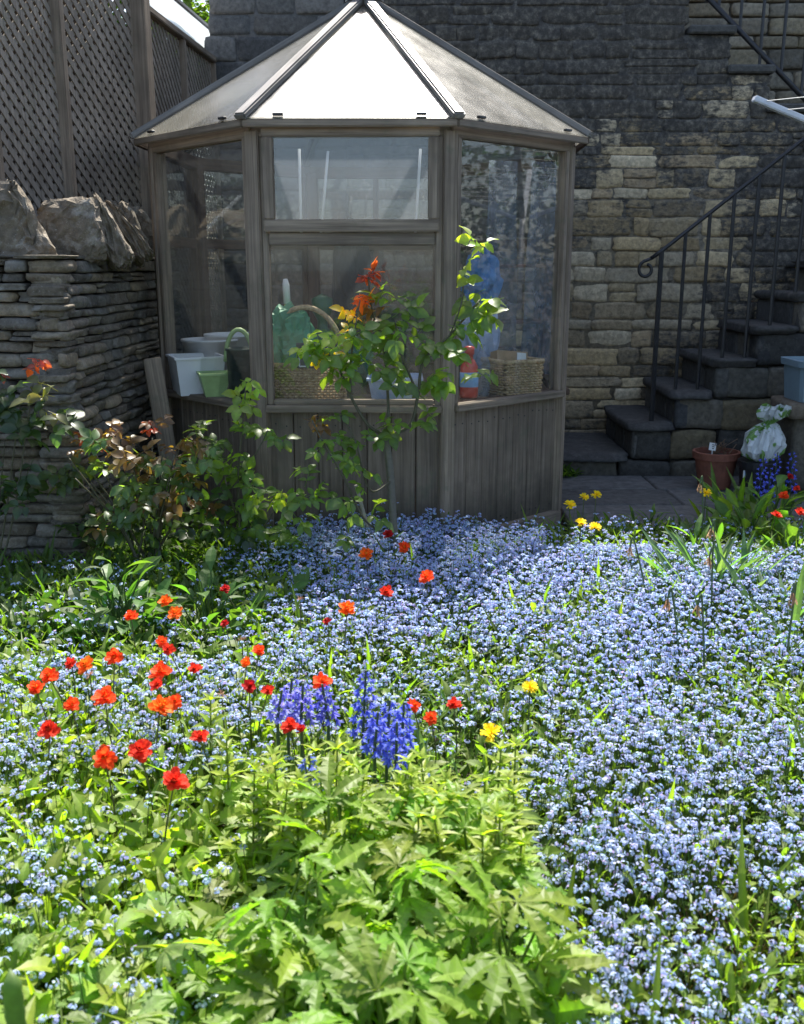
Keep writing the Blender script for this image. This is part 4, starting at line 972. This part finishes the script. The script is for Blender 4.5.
# dead-nettles: leafy stalks with pale flower whorls
NET_GROUP = 'dead-nettle stalks in the yellow green clump'
def nettle(px, py, h, lab, grp):
    c = on(px, py, h); o = thing('dead_nettle', lab, 'plant', (c.x, c.y, 0), grp)
    lean = rng.normal(0, .03, 2); t = MB(); top = np.array((c.x + lean[0], c.y + lean[1], h)); b = np.array((c.x, c.y, 0)); t.tube([b, (b + top) / 2, top], [.003, .003, .002], 4, G_YEL, cap=False); t.build('stem', STEM, o)
    lv, fl = MB(), MB(); k = int(h / .036)
    for j in range(2, k + 1):
        f = j / k; p = b + (top - b) * f; a0 = (j % 2) * 1.57 + rng.uniform(-.3, .3); m_ = 2 if f < .7 else 5; sz = .08 * (1 - .55 * f ** 2) * rng.uniform(.85, 1.15)
        az = a0 + np.arange(m_) * 2 * math.pi / m_; D = rdir(m_, -10 + 40 * f, 25 + 35 * f, az=az)
        scat(lv, SERR, np.tile(p, (m_, 1)), D, np.array((0, 0, 1.)) + rng.normal(0, .2, (m_, 3)), np.tile((sz, sz * .62, sz), (m_, 1)), tint((.19, .24, .03) if f > .6 else (.11, .17, .022), m_, .15, .08))
        if .5 < f < .97:
            q = 5; az = rng.uniform(0, 6.28, q); scat(fl, OVATE, np.tile(p, (q, 1)) + rng.normal(0, .004, (q, 3)), rdir(q, 10, 60, az=az), np.array((0, 0, 1.)) + rng.normal(0, .4, (q, 3)), rng.uniform(.014, .022, q), tint((.48, .52, .3), q, .15, .05))
    lv.build('foliage', LEAF, o); fl.build('blossoms', PETAL, o)
for x, y, h in [(rng.uniform(230, 520), rng.uniform(0, 1), 0) for _ in range(44)]:
    y = 748 + .0011 * (x - 350) ** 2 + 62 * y; h = rng.uniform(.34, .42)
    nettle(x, y, h, 'yellow green dead-nettle stalk with pale whorls in the leafy clump in front of the bluebells', NET_GROUP)
for (x, y, h), lab in zip(((492, 765, .42), (515, 755, .4), (225, 745, .36), (205, 700, .34)), ('pale flowered dead-nettle right of the bluebells by the yellow dandelion', 'outermost dead-nettle right of the clump at the edge of the blue carpet', 'dead-nettle standing alone left of the clump near the lowest red flowers', 'dead-nettle among the red flowers left of the bluebells')): nettle(x, y, h, lab, NET_GROUP)
# spike at the bottom left corner
c = on(10, 985, .5); o = thing('flower_spike_plant', 'green unopened flower spike over strap leaves at the bottom left corner', 'plant', (c.x, c.y, 0))
t = MB(); pb2 = at(12, 1020, c.y); pt = at(10, 968, c.y); prof = [(0, 0), (.010, .01)] + [(.013 + .002 * (i % 2), .02 + .012 * i) for i in range(int((pt.z - pb2.z + .06) / .012) - 2)]; prof.append((0, prof[-1][1] + .03)); t.lathe((pt.x, c.y, pt.z - prof[-1][1]), prof, 9, (.10, .15, .05)); t.build('bud', LEAF, o, smooth=True)
t = MB(); t.tube([(pt.x, c.y, 0), (pt.x, c.y, pt.z - prof[-1][1] + .01)], .006, 6, (.08, .12, .03)); t.build('stem', STEM, o)
t = MB(); n = 40; scat(t, LANCE, np.stack([np.full(n, pt.x) + rng.normal(0, .012, n), np.full(n, c.y) + rng.normal(0, .012, n), rng.uniform(.12, .36, n)], 1), rdir(n, -5, 45), np.array((0, 0, 1.)) + rng.normal(0, .2, (n, 3)), rng.uniform(.09, .17, n), tint(G_YEL, n)); t.build('foliage', LEAF, o)

# ------------------------------------------------------------------ red avens
PET = leaf_t([(0, .12), (.3, .3), (.65, .42), (.9, .34), (1, .12)], .12, -.12, .02)
def geum_proto(i):
    pm, cm = MB(), MB(); big = 1.
    for layer, (m_, el, sc) in enumerate(((9, 4, 1.), (8, 22, .86), (7, 42, .68), (6, 62, .48))):
        az = np.arange(m_) * 2 * math.pi / m_ + layer * .5 + rng.normal(0, .12, m_); D = rdir(m_, el - 10, el + 12, az=az)
        scat(pm, PET, np.tile((0, 0, .004 * layer), (m_, 1)), D, np.array((0, 0, 1.)) + rng.normal(0, .15, (m_, 3)), (.031 * sc * rng.uniform(.75, 1.2, m_))[:, None] * np.array((1, .72, 1.)), tint(((.78, .085, .015), (.68, .045, .02), (.85, .17, .015), (.45, .016, .016))[i], m_, .22, .1))
    cm.lathe((0, 0, .008), [(0, .012), (.006, .01), (.0085, .004), (.006, 0)], 9, ((.7, .34, .03), (.5, .08, .02), (.75, .45, .04), (.3, .03, .02))[i])
    return pm, cm
GP = []
for i in range(4):
    a, b = geum_proto(i); pa = a.build('petals', PETAL, None); pb3 = b.build('flower_centre', PETAL, None, True); GP.append((pa.data, pb3.data)); bpy.data.objects.remove(pa); bpy.data.objects.remove(pb3)
def geum(px, py, kind, lab, z=.34, s=1.0, tilt=None):
    p = on(px, py, z); o = thing('red_avens', lab, 'flower', (p.x, p.y, 0), 'red and orange avens flowers')
    b = Vector((p.x + rng.normal(0, .03), p.y + rng.uniform(0, .08), 0)); t = MB(); pp = smooth_path([b, (b + p) / 2 + Vector((rng.normal(0, .015), 0, .02)), p], 5); t.tube(pp, np.linspace(.0028, .0018, len(pp)), 5, (.10, .11, .04), cap=False)
    k = 3; scat(t, LANCE, pp[[4, 6, 8]], rdir(3, 10, 50), np.array((0, 0, 1.)), np.array((.05, .04, .035)), tint(G_MID, 3)); t.build('stem', STEM, o)
    a = rng.uniform(0, 6.28); tl = tilt if tilt is not None else rng.uniform(15, 55)
    Rm = Euler((R(tl), 0, rng.normal(0, .6))).to_matrix().to_4x4() @ Matrix.Rotation(a, 4, 'Z')
    for me, nm in zip(GP[kind], ('petals', 'flower_centre')):
        c = bpy.data.objects.new(nm, me); COL.objects.link(c); c.parent = o; c.matrix_local = Matrix.Translation(p - Vector((p.x, p.y, 0))) @ Rm @ Matrix.Scale(s, 4)
E = [(131, 617, 0, 'orange red bloom leftmost of the row in front of the paddle leaves', .9), (166, 602, 2, 'orange bloom seen from behind at the top of the trio by the paddle leaves', .95), (176, 614, 2, 'orange bloom with a yellow heart right of the paddle leaves', 1.0),
 (225, 590, 3, 'deep red bloom alone below the thin rose shoot', .8), (225, 624, 3, 'small dark red bud below the lone deep red bloom', .6), (162, 642, 0, 'small red bloom just below the trio by the paddle leaves', .7), (169, 650, 1, 'red bloom touching a smaller one above it, left of centre', .8),
 (115, 657, 0, 'ragged orange red bloom facing away above a pale seed head', 1.0), (86, 666, 2, 'orange bloom with a flat open face in the far left group', 1.0), (72, 664, 1, 'red bloom half hidden by the orange one in the far left group', .8), (49, 677, 0, 'orange red bloom near the left edge, upper of a pair', 1.0), (36, 689, 0, 'red bloom near the left edge, lower of a pair', .9),
 (161, 673, 0, 'large red bloom above another of a stacked pair left of centre', 1.15), (158, 685, 1, 'dark red bloom under the large one of the stacked pair', .8), (195, 670, 1, 'single small red bloom right of the stacked pair', .8), (105, 698, 0, 'wide orange red bloom between the left group and the big orange flower', 1.15), (71, 705, 0, 'small orange red bloom alone at the left', .8),
 (160, 708, 2, 'biggest orange bloom with a yellow centre left of centre', 1.25), (175, 702, 0, 'orange bloom tucked behind the biggest orange bloom', .8), (50, 730, 1, 'red bloom facing sideways near the left edge above the green leaves', 1.0), (200, 738, 1, 'small red bloom right of the pair of low red blooms', .8), (105, 758, 0, 'lower left orange red bloom next to a bigger red one', 1.05), (140, 752, 1, 'red bloom with a full face second lowest on the left', 1.15), (174, 783, 1, 'lowest and fullest red bloom among green leaves', 1.2),
 (247, 663, 2, 'small orange bloom left of a red one below the dark leaves', .75), (259, 651, 0, 'small red bloom upper right of the small orange one', .75), (249, 687, 3, 'dark red bloom left of the purple bluebells', .85), (268, 691, 1, 'small red bloom at the left edge of the purple bluebells', .65),
 (366, 555, 2, 'orange bloom in front of the summerhouse boards, left of the rose stem', 1.15), (388, 535, 3, 'dark red bloom right at the foot of the rose stem', .95), (404, 547, 0, 'orange red bloom right of the rose stem', .95), (427, 578, 0, 'brick orange round bloom farthest right in the middle group', 1.1), (386, 593, 1, 'red bloom in the middle of the blue carpet below the rose', 1.05), (347, 610, 2, 'bright orange red bloom above a dark bud in the blue carpet', 1.2), (328, 622, 3, 'dark red bud below the bright orange red bloom', .7),
 (322, 683, 0, 'orange red bloom peeping over the purple bluebells', 1.05), (290, 727, 1, 'red bloom buried below the purple bluebells', .9), (302, 731, 3, 'dark red bloom beside the buried red one', .7), (454, 706, 1, 'small red bloom right of the blue spikes', .85), (431, 718, 0, 'faded orange red bloom left of the small red one beside the blue spikes', .7), (413, 706, 0, 'pinkish red bloom just behind the blue spikes', .7),
 (776, 516, 1, 'red bloom left of a pair at the right edge behind the daffodils', .95), (800, 513, 1, 'red bloom cut by the right edge', 1.05), (784, 496, 0, 'orange red bloom above the pair at the right edge', .95), (790, 477, 3, 'small red bloom highest at the right edge below the blue hyacinths', .8), (797, 489, 1, 'red bloom third from the top at the right edge', .7)]
for px, py, k, lab, s in E: geum(px, py, k, lab, .34, s * .9)
# spent avens heads
for x, y, lab in ((222, 695, 'spent pinkish bud left of the bluebells'), (90, 675, 'pale brown seed head in the far left group'), (242, 640, 'pale seed head above the small orange bloom'), (300, 600, 'pinkish spent head near the bright orange bloom')):
    p = on(x, y, .33); o = thing('spent_flower', lab + ' on a thin stem', 'flower', (p.x, p.y, 0)); t = MB(); t.tube([(p.x, p.y + .03, 0), (p.x, p.y, .32)], .002, 4, (.1, .1, .04)); t.build('stem', STEM, o); t = MB(); scat(t, LANCE, np.tile(tuple(p), (14, 1)), rdir(14, 0, 85), np.array((0, 0, 1.)), rng.uniform(.014, .022, 14), tint((.25, .14, .09), 14)); t.build('seed_head', PETAL, o)

# ------------------------------------------------------------------ bluebells
BELLP = leaf_t([(0, .12), (.4, .16), (.75, .17), (1, .02)], -.3, -.35)
def bluebell(px0, py0, px1, py1, lab, col, dens=26, wid=.026, zt=.42):
    p1 = on(px0, py0, zt); L = max(.08, abs(py1 - py0) / F * (p1.y * .97 + .26)); o = thing('bluebell', lab, 'flower', (p1.x, p1.y, 0), 'blue flower spikes')
    lean = Vector(((px0 - px1) / F * p1.y, 0, 0)); b = Vector((p1.x - lean.x, p1.y, 0)); base = p1 - Vector((lean.x, 0, L)); t = MB(); t.tube([b, base, p1], [.005, .0045, .003], 5, (.07, .11, .05)); t.build('stem', STEM, o)
    t = MB()
    for i in range(dens):
        f = i / dens; q = base.lerp(p1, f); a = i * 2.4; w = 1.0 * wid * (1 - .6 * f ** 2); out = Vector((math.cos(a), math.sin(a), 0)); h = q + out * w * .8
        t.tube([q, h + Vector((0, 0, .004))], .001, 3, (.1, .09, .3), cap=False); m_ = 6; az = np.arange(m_) * math.pi / 3; ax = Vector((out.x * .5, out.y * .5, -.8)).normalized()
        s1 = ax.orthogonal().normalized(); s2 = ax.cross(s1); D = np.array([(ax + .42 * (s1 * math.cos(z) + s2 * math.sin(z)))[:] for z in az]); U = np.array([(s1 * math.cos(z) + s2 * math.sin(z))[:] for z in az])
        scat(t, BELLP, np.tile(h[:], (m_, 1)), D, U, np.full(m_, .0235 * (1 - .35 * f)), tint(col, m_, .25, .12))
    t.build('bells', PETAL, o)
BB, BV = (.13, .17, .66), (.26, .26, .70)
for a in ((366, 670, 362, 742, 'tallest deep blue bluebell spike, left of the blue group', BB, 34, .034), (390, 700, 386, 760, 'blue bluebell spike in the middle of the blue group', BB, 26, .028), (404, 702, 402, 745, 'blue bluebell spike at the right of the blue group', BB, 22, .024), (378, 712, 374, 755, 'short blue bluebell spike low between the taller ones', BB, 20, .026), (397, 722, 396, 768, 'lowest bluebell spike in front of the blue group', BB, 20, .026), (292, 678, 286, 722, 'purplish bluebell spike at the left of the purple group', BV, 22, .03), (303, 683, 300, 722, 'purplish bluebell spike in the middle of the purple group', BV, 22, .03), (322, 684, 328, 722, 'purplish bluebell spike leaning right beside the orange bloom', (.16, .17, .62), 22, .026), (282, 690, 276, 716, 'short purplish bluebell spike at the outer left', BV, 14, .026), (309, 755, 310, 782, 'short blue bluebell spike by itself in front of the purple group', BB, 13, .024)): bluebell(*a)
for a in ((764, 456, 762, 498, 'blue hyacinth spike under the crumpled bag, on its left side', (.17, .22, .85), 24, .035), (778, 452, 777, 498, 'blue hyacinth spike under the middle of the crumpled bag', (.17, .22, .85), 26, .035), (793, 450, 794, 492, 'blue hyacinth spike right of the crumpled bag', (.17, .22, .85), 24, .035), (771, 470, 770, 502, 'front blue hyacinth spike below the crumpled bag', (.17, .22, .85), 18, .035)):
    bluebell(*a, zt=.36)
# ------------------------------------------------------------------ dandelions and withered daffodils
def dand(px, py, lab, s=1., z=.3):
    p = on(px, py, z); o = thing('dandelion', lab, 'flower', (p.x, p.y, 0), 'yellow dandelions'); t = MB(); t.tube([(p.x, p.y + .02, 0), p], .0025, 5, (.1, .13, .04)); t.build('stem', STEM, o); t = MB()
    for el, m_, l in ((12, 22, .024), (35, 20, .021), (60, 16, .016)):
        D = rdir(m_, el - 8, el + 8); D = (Matrix.Rotation(R(30), 3, 'X') @ Matrix(np.eye(3))); Dn = rdir(m_, el - 8, el + 8) @ np.array(D).T
        scat(t, leaf_t([(0, .08), (.5, .12), (1, .1)], .1, .1), np.tile(tuple(p), (m_, 1)), Dn, np.array((0, -.5, 1.)), np.full(m_, l * s * 1.25), tint((.86, .70, .02), m_, .1, .05))
    t.build('petals', PETAL, o)
for a in ((570, 505, 'yellow dandelion nearest the summerhouse corner', 1.1), (584, 497, 'yellow dandelion behind the one at the summerhouse corner', .9), (596, 495, 'yellow dandelion rightmost of the back three at the path', 1.), (581, 523, 'low yellow dandelion in front of the path, left of a pair', 1.), (595, 527, 'low yellow dandelion in front of the path, right of a pair', 1.), (706, 493, 'yellow dandelion beside the terracotta pot', 1.1), (530, 687, 'yellow dandelion alone in the middle of the blue carpet', .8), (491, 733, 'yellow dandelion at the edge of the blue carpet right of the bluebells', 1.)): dand(*a)
def daff(px, py, lab, z=.42, bx=0., drop=.0):
    p = on(px, py, z); o = thing('withered_daffodil', lab, 'flower', (p.x, p.y, 0), 'withered daffodil heads'); b = Vector((p.x + bx, p.y + .02, 0)); t = MB(); pp = smooth_path([b, b.lerp(p, .6) + Vector((0, 0, .04)), p + Vector((0, 0, .03)), p + Vector((-.012, -.005, .0))], 5); t.tube(pp, .0038, 5, (.09, .14, .06)); t.build('stem', STEM, o); t = MB(); m_ = 12; D = rdir(m_, -88, -58); ln = rng.uniform(.03, .052, m_); scat(t, leaf_t([(0, .03), (.3, .09), (.6, .05), (.8, .1), (1, 0)], .6, .1, .05), np.tile(tuple(p + Vector((-.012, -.005, 0))), (m_, 1)), D, rng.normal(0, 1, (m_, 3)), np.stack([ln, ln * rng.uniform(.5, .9, m_), ln], 1), tint((.42, .29, .17), m_, .3, .08)); t.build('withered_head', PETAL, o)
for a in ((714, 528, 'withered tan daffodil head highest above its grey green leaves', .45, .02), (633, 546, 'withered daffodil head drooping at the left, over the blue carpet', .42, .12), (712, 556, 'withered daffodil head in the middle of the strap leaves', .42, .03), (671, 598, 'withered daffodil head bent over the blue carpet left of the strap leaves', .42, .08), (701, 604, 'lowest withered daffodil head hanging on a curled stem', .4, .05), (795, 592, 'withered tan daffodil head at the right edge', .42, .0), (702, 483, 'small withered bud on a tall stalk beside the pot', .45, .04)): daff(*a)

# ------------------------------------------------------------------ the carpet of forget-me-nots and the leaves under it
def val2(x, y, s):
    return np.sin(x * s + 1.3 * np.sin(y * s * .7 + 1)) * np.sin(y * s * 1.1 + 1.7 * np.sin(x * s * .6 + 2))
def bump_(x, a, b): return np.clip((x - a) / (b - a), 0, 1)
def fm_density(px, py, X, Y):
    right = bump_(px, 470, 600) * 1.0
    mid = 1.15 * bump_(px, 205, 310) * np.clip((760 - py) / 80, 0, 1) * (.55 + .45 * bump_(py, 700, 560))
    left = np.where(py > 765, .42, .66) * np.where(py > 850, 1.3, 1) * (py > 655) * (1 - bump_(px, 200, 330)) * (.6 + .4 * (np.abs(py - 720) < 60))
    top_left = (.10 * (px < 230) * (py < 655) * (py > 560))
    d = np.maximum.reduce([right, mid, left, top_left])
    d = np.where((px > 230) & (px < 545) & (py > 775), .10 + right * .8, d)
    d = np.where((px > 545) & (py < 545), d * .16, d)             # thin towards the path
    d = np.where((px > 650) & (py < 640) & (py > 545), d * .7, d)
    d = np.where((py < 545) & (px > 700), .3, d)
    d = d * (1 - .6 * np.exp(-((px - 755) / 50) ** 2 - ((py - 930) / 45) ** 2)) * (1 - .5 * np.exp(-((px - 640) / 30) ** 2 - ((py - 900) / 30) ** 2))
    return d * np.clip(.74 + .36 * val2(X, Y, 3.1), .2, 1) * np.clip(.84 + .42 * val2(X + 3, Y, 9.), .2, 1.1)
N = 130000
X, Y = rng.uniform(-2.7, 3.3, N), 1.0 + 4.0 * rng.random(N) ** .9
keep = (np.abs(X) < .46 * Y + .75) & ~((Y > 4.50) & (X < -1.45)) & ~((Y > 4.93) & (X < 1.0))
X, Y = X[keep], Y[keep]
hz = .20 + .035 * val2(X, Y, 3.) + rng.normal(0, .034, len(X))
hz = np.where(Y > 4.5, hz * .92, hz)
px, py = np.array([topx(a, b, c) for a, b, c in zip(X, Y, hz)]).T
k = rng.random(len(X)) < fm_density(px, py, X, Y) * .93
X, Y, hz, px, py = X[k], Y[k], hz[k], px[k], py[k]
print('forget-me-not heads', len(X))
def flower(np_, r, notch=.72):
    V = [(0, 0, -.12 * r)]; m_ = np_ * 2
    for i in range(m_):
        a = 2 * math.pi * i / m_; rr = r if i % 2 == 0 else r * notch; V.append((rr * math.cos(a), rr * math.sin(a), 0))
    return np.array(V), np.array([(0, 1 + i, 1 + (i + 1) % m_) for i in range(m_)])
FN, FFc = flower(5, 1.)
FA_V = np.concatenate([[(0, 0, -.1)], [(math.cos(i * 1.2566), math.sin(i * 1.2566), 0) for i in range(5)]]); FA_F = np.array([(0, 1 + i, 1 + (i + 1) % 5) for i in range(5)])
EYE_V = np.array([(.24 * math.cos(i * 2.094), .24 * math.sin(i * 2.094), .02) for i in range(3)]); EYE_F = np.array([(0, 1, 2)])
fm, st = MB(), MB()
BL = np.array((.48, .585, .91))
for near in (True, False):
    s = (Y < 2.7) if near else (Y >= 2.7); idx = np.where(s)[0]
    for i_chunk in (idx,):
        nf = 9 if near else 6; n = len(idx); hd = np.repeat(idx, nf)
        az, el = rng.uniform(0, 6.28, n * nf), np.radians(90 - 78 * np.sqrt(rng.random(n * nf)))
        nrm = np.stack([np.cos(az) * np.cos(el), np.sin(az) * np.cos(el), np.sin(el)], 1); rad = rng.uniform(.006, .0125, n)[np.repeat(np.arange(n), nf)]
        P = np.stack([X[hd], Y[hd], hz[hd]], 1) + nrm * rad[:, None] * np.array((1.15, 1.15, .75)); T = np.cross(nrm, rng.normal(0, 1, nrm.shape)); fr_ = rng.uniform(.0031, .0044, len(P)) * (1 if near else 1.2)
        base = BL * rng.uniform(.8, 1.12, (n, 1)) * rng.uniform(.92, 1.08, (n, 3)); C = np.repeat(base, nf, 0) * rng.uniform(.85, 1.12, (len(P), 1)); pink = rng.random(len(P)) < .05; C[pink] = (.5, .38, .66); C = np.minimum(C, .85)
        scat(fm, (FN, FFc) if near else (FA_V, FA_F), P, T, nrm, fr_, C)
        if near: scat(fm, (EYE_V, EYE_F), P + nrm * .0002, T, nrm, fr_, np.tile((.75, .62, .25), (len(P), 1)))
# thin stalks
for i in range(len(X)):
    pass
def stalks(mb, B, T_, r, C):
    n = len(B); a = np.arange(3) * 2.094; off = np.stack([np.cos(a), np.sin(a), 0 * a], 1) * r
    V = np.concatenate([B[:, None] + off[None], T_[:, None] + off[None] * .6], 1).reshape(-1, 3)
    f = np.array([(0, 1, 4), (0, 4, 3), (1, 2, 5), (1, 5, 4), (2, 0, 3), (2, 3, 5)]); Fa = (f[None] + (np.arange(n) * 6)[:, None, None]).reshape(-1, 3); mb.add(V, Fa, np.repeat(C, 6, 0))
n = len(X); B = np.stack([X + rng.normal(0, .03, n), Y + rng.normal(0, .03, n), np.zeros(n)], 1); stalks(st, B, np.stack([X, Y, hz], 1), .0016, tint((.07, .10, .035), n))
ff = fm.build('forget_me_not_flowers', PETAL); tag(ff, 'carpet of small sky blue forget-me-not flower heads filling the bed', 'flowers', None, 'stuff')
# leaves
N = 85000
X2, Y2 = rng.uniform(-2.7, 3.3, N), 1.0 + 4.05 * rng.random(N) ** .95
keep = (np.abs(X2) < .46 * Y2 + .75) & ~((Y2 > 4.45) & (X2 < -1.5)) & ~((Y2 > 4.95) & (X2 < 1.0))
X2, Y2 = X2[keep], Y2[keep]; n = len(X2); z2 = rng.uniform(.0, .175, n)
px2, py2 = np.array([topx(a, b, .15) for a, b in zip(X2, Y2)]).T
yel = np.clip(.35 + .4 * val2(X2 + 1, Y2, 5.) + .5 * bump_(px2, 420, 150) * bump_(py2, 620, 720) + .2 * bump_(py2, 700, 900) - .5 * (px2 < 250) * (py2 < 650), 0, 1)
Cc = tint(G_MID, n, .25, .12) * (1 - yel[:, None]) + tint(G_YEL, n, .25, .1) * yel[:, None]
big = rng.random(n) < np.where((px2 < 260) & (py2 > 660), .35, .05)
D = rdir(n, 15, 80); U = np.array((0, 0, 1.)) + rng.normal(0, .3, (n, 3)); L = rng.uniform(.035, .075, n) * np.where(px2 < 300, 1.15, .9)
gl = MB(); i1, i2 = np.where(~big)[0], np.where(big)[0]
scat(gl, leaf_t([(0, .03), (.35, .12), (.75, .10), (1, 0)], .3, .3), np.stack([X2, Y2, z2], 1)[i1], D[i1], U[i1], L[i1], Cc[i1])
D[i2, 2] *= .6
scat(gl, SERR, np.stack([X2, Y2, z2 + .03], 1)[i2], D[i2], U[i2], L[i2] * .95, Cc[i2])
i3 = rng.choice(n, 2600, replace=False); scat(gl, BLADE, np.stack([X2, Y2, z2 * 0], 1)[i3], rdir(len(i3), 45, 88), U[i3], rng.uniform(.14, .34, len(i3)), Cc[i3] * .9)
n4 = 1500; c4 = np.array([root(*q) for q in ((755, 935, .1), (660, 905, .1), (520, 640, .1), (140, 860, .1), (620, 760, .1))])[rng.integers(5, size=n4)]
B4 = np.concatenate([c4 + rng.normal(0, .13, (n4, 2)), rng.uniform(0, .05, (n4, 1))], 1); stalks(st, B4, B4 + rng.normal(0, .06, (n4, 3)) * np.array((1, 1, .2)) + np.array((0, 0, .12)) * rng.random((n4, 1)), .0014, tint((.16, .115, .075), n4, .35))
gl.V += st.V; o_ = gl.n
gl.F += [f + o_ for f in st.F]; gl.C += st.C; gl.I += st.I; gl.n += st.n
tag(gl.build('undergrowth', LEAF), 'tangle of small green leaves, grass and flower stalks under the blue flowers', 'leaves', None, 'stuff')
# small weeds at the path edge and step foot
n = 900; P = np.stack([rng.uniform(.95, 2.2, n), np.where(rng.random(n) < .5, rng.normal(5.25, .08, n), rng.normal(6.86, .03, n)), np.full(n, .04)], 1); P = P[(P[:, 1] < 5.33) | (P[:, 0] < 1.25)]; t = MB(); m_ = len(P); scat(t, LANCE, P, rdir(m_, 20, 85), np.array((0, 0, 1.)), rng.uniform(.05, .13, m_), tint(G_MID, m_)); tag(t.build('weeds', LEAF), 'low green weeds along the edge of the paved path', 'weeds', None, 'stuff')

x0, x1, y0, y1, h_ = ADDED_HEDGE_SPEC; n = 14000; P = np.stack([rng.uniform(x0, x1, n), rng.uniform(y0, y1, n), rng.uniform(0, h_, n)], 1); k = rng.random(n) < .7; P[k, 0] = x0 + np.abs(rng.normal(0, .06, k.sum())) + .05 * np.sin(P[k, 1] * 5)
t = MB(); scat(t, OVATE, P, rdir(n, -30, 50), rng.normal(0, 1, (n, 3)) + np.array((-.6, 0, .6)), rng.uniform(.06, .11, n), tint(G_DARK, n)); t.build('foliage', LEAF, hg)
t = MB()
for i in range(9): t.tube([((x0 + x1) / 2, y0 + .4 + i * .8, 0), ((x0 + x1) / 2 + .05, y0 + .4 + i * .8, 2.2)], [.04, .015], 6, (.12, .1, .08))
t.build('trunk', BARK, hg)
# ------------------------------------------------------------------ light, sky, camera
AZ, EL = R(8.0), R(57.0)
S = Vector((math.sin(AZ) * math.cos(EL), math.cos(AZ) * math.cos(EL), math.sin(EL)))
sl = bpy.data.lights.new('sun', 'SUN'); sl.energy = 4.8; sl.angle = R(.53); sl.color = (1, .95, .86)
so = bpy.data.objects.new('sun', sl); COL.objects.link(so); so.rotation_euler = (-S).to_track_quat('-Z', 'Y').to_euler(); so.location = (0, 10, 12)
w = bpy.data.worlds.new('World'); scene.world = w; w.use_nodes = True
nt = w.node_tree; nt.nodes.clear(); sk = nt.nodes.new('ShaderNodeTexSky'); sk.sky_type = 'NISHITA'; sk.sun_disc = False; sk.sun_elevation = EL; sk.sun_rotation = AZ; sk.air_density = .9; sk.dust_density = 2.; sk.ozone_density = .0
bg = nt.nodes.new('ShaderNodeBackground'); bg.inputs[1].default_value = .125; wo = nt.nodes.new('ShaderNodeOutputWorld'); nt.links.new(sk.outputs[0], bg.inputs[0]); nt.links.new(bg.outputs[0], wo.inputs[0])
cam = bpy.data.cameras.new('camera'); co = bpy.data.objects.new('camera', cam); COL.objects.link(co); scene.camera = co
co.location = (0, 0, CH); co.rotation_euler = (R(90) - PITCH, 0, 0)
cam.sensor_fit = 'VERTICAL'; cam.sensor_height = 36; cam.sensor_width = 36; cam.lens = F * 36 / 1024; cam.clip_start = .05; cam.clip_end = 1000
cam.dof.use_dof = True; cam.dof.focus_distance = 4.3; cam.dof.aperture_fstop = 5.6
scene.view_settings.view_transform = 'Standard'; scene.view_settings.look = 'None'; scene.view_settings.gamma = 1; scene.view_settings.exposure = 1.4
cy = scene.cycles; cy.use_denoising = True; cy.max_bounces = 8; cy.transparent_max_bounces = 16; cy.diffuse_bounces = 4; cy.glossy_bounces = 3; cy.transmission_bounces = 6; cy.sample_clamp_indirect = 8; cy.caustics_reflective = False; cy.caustics_refractive = False
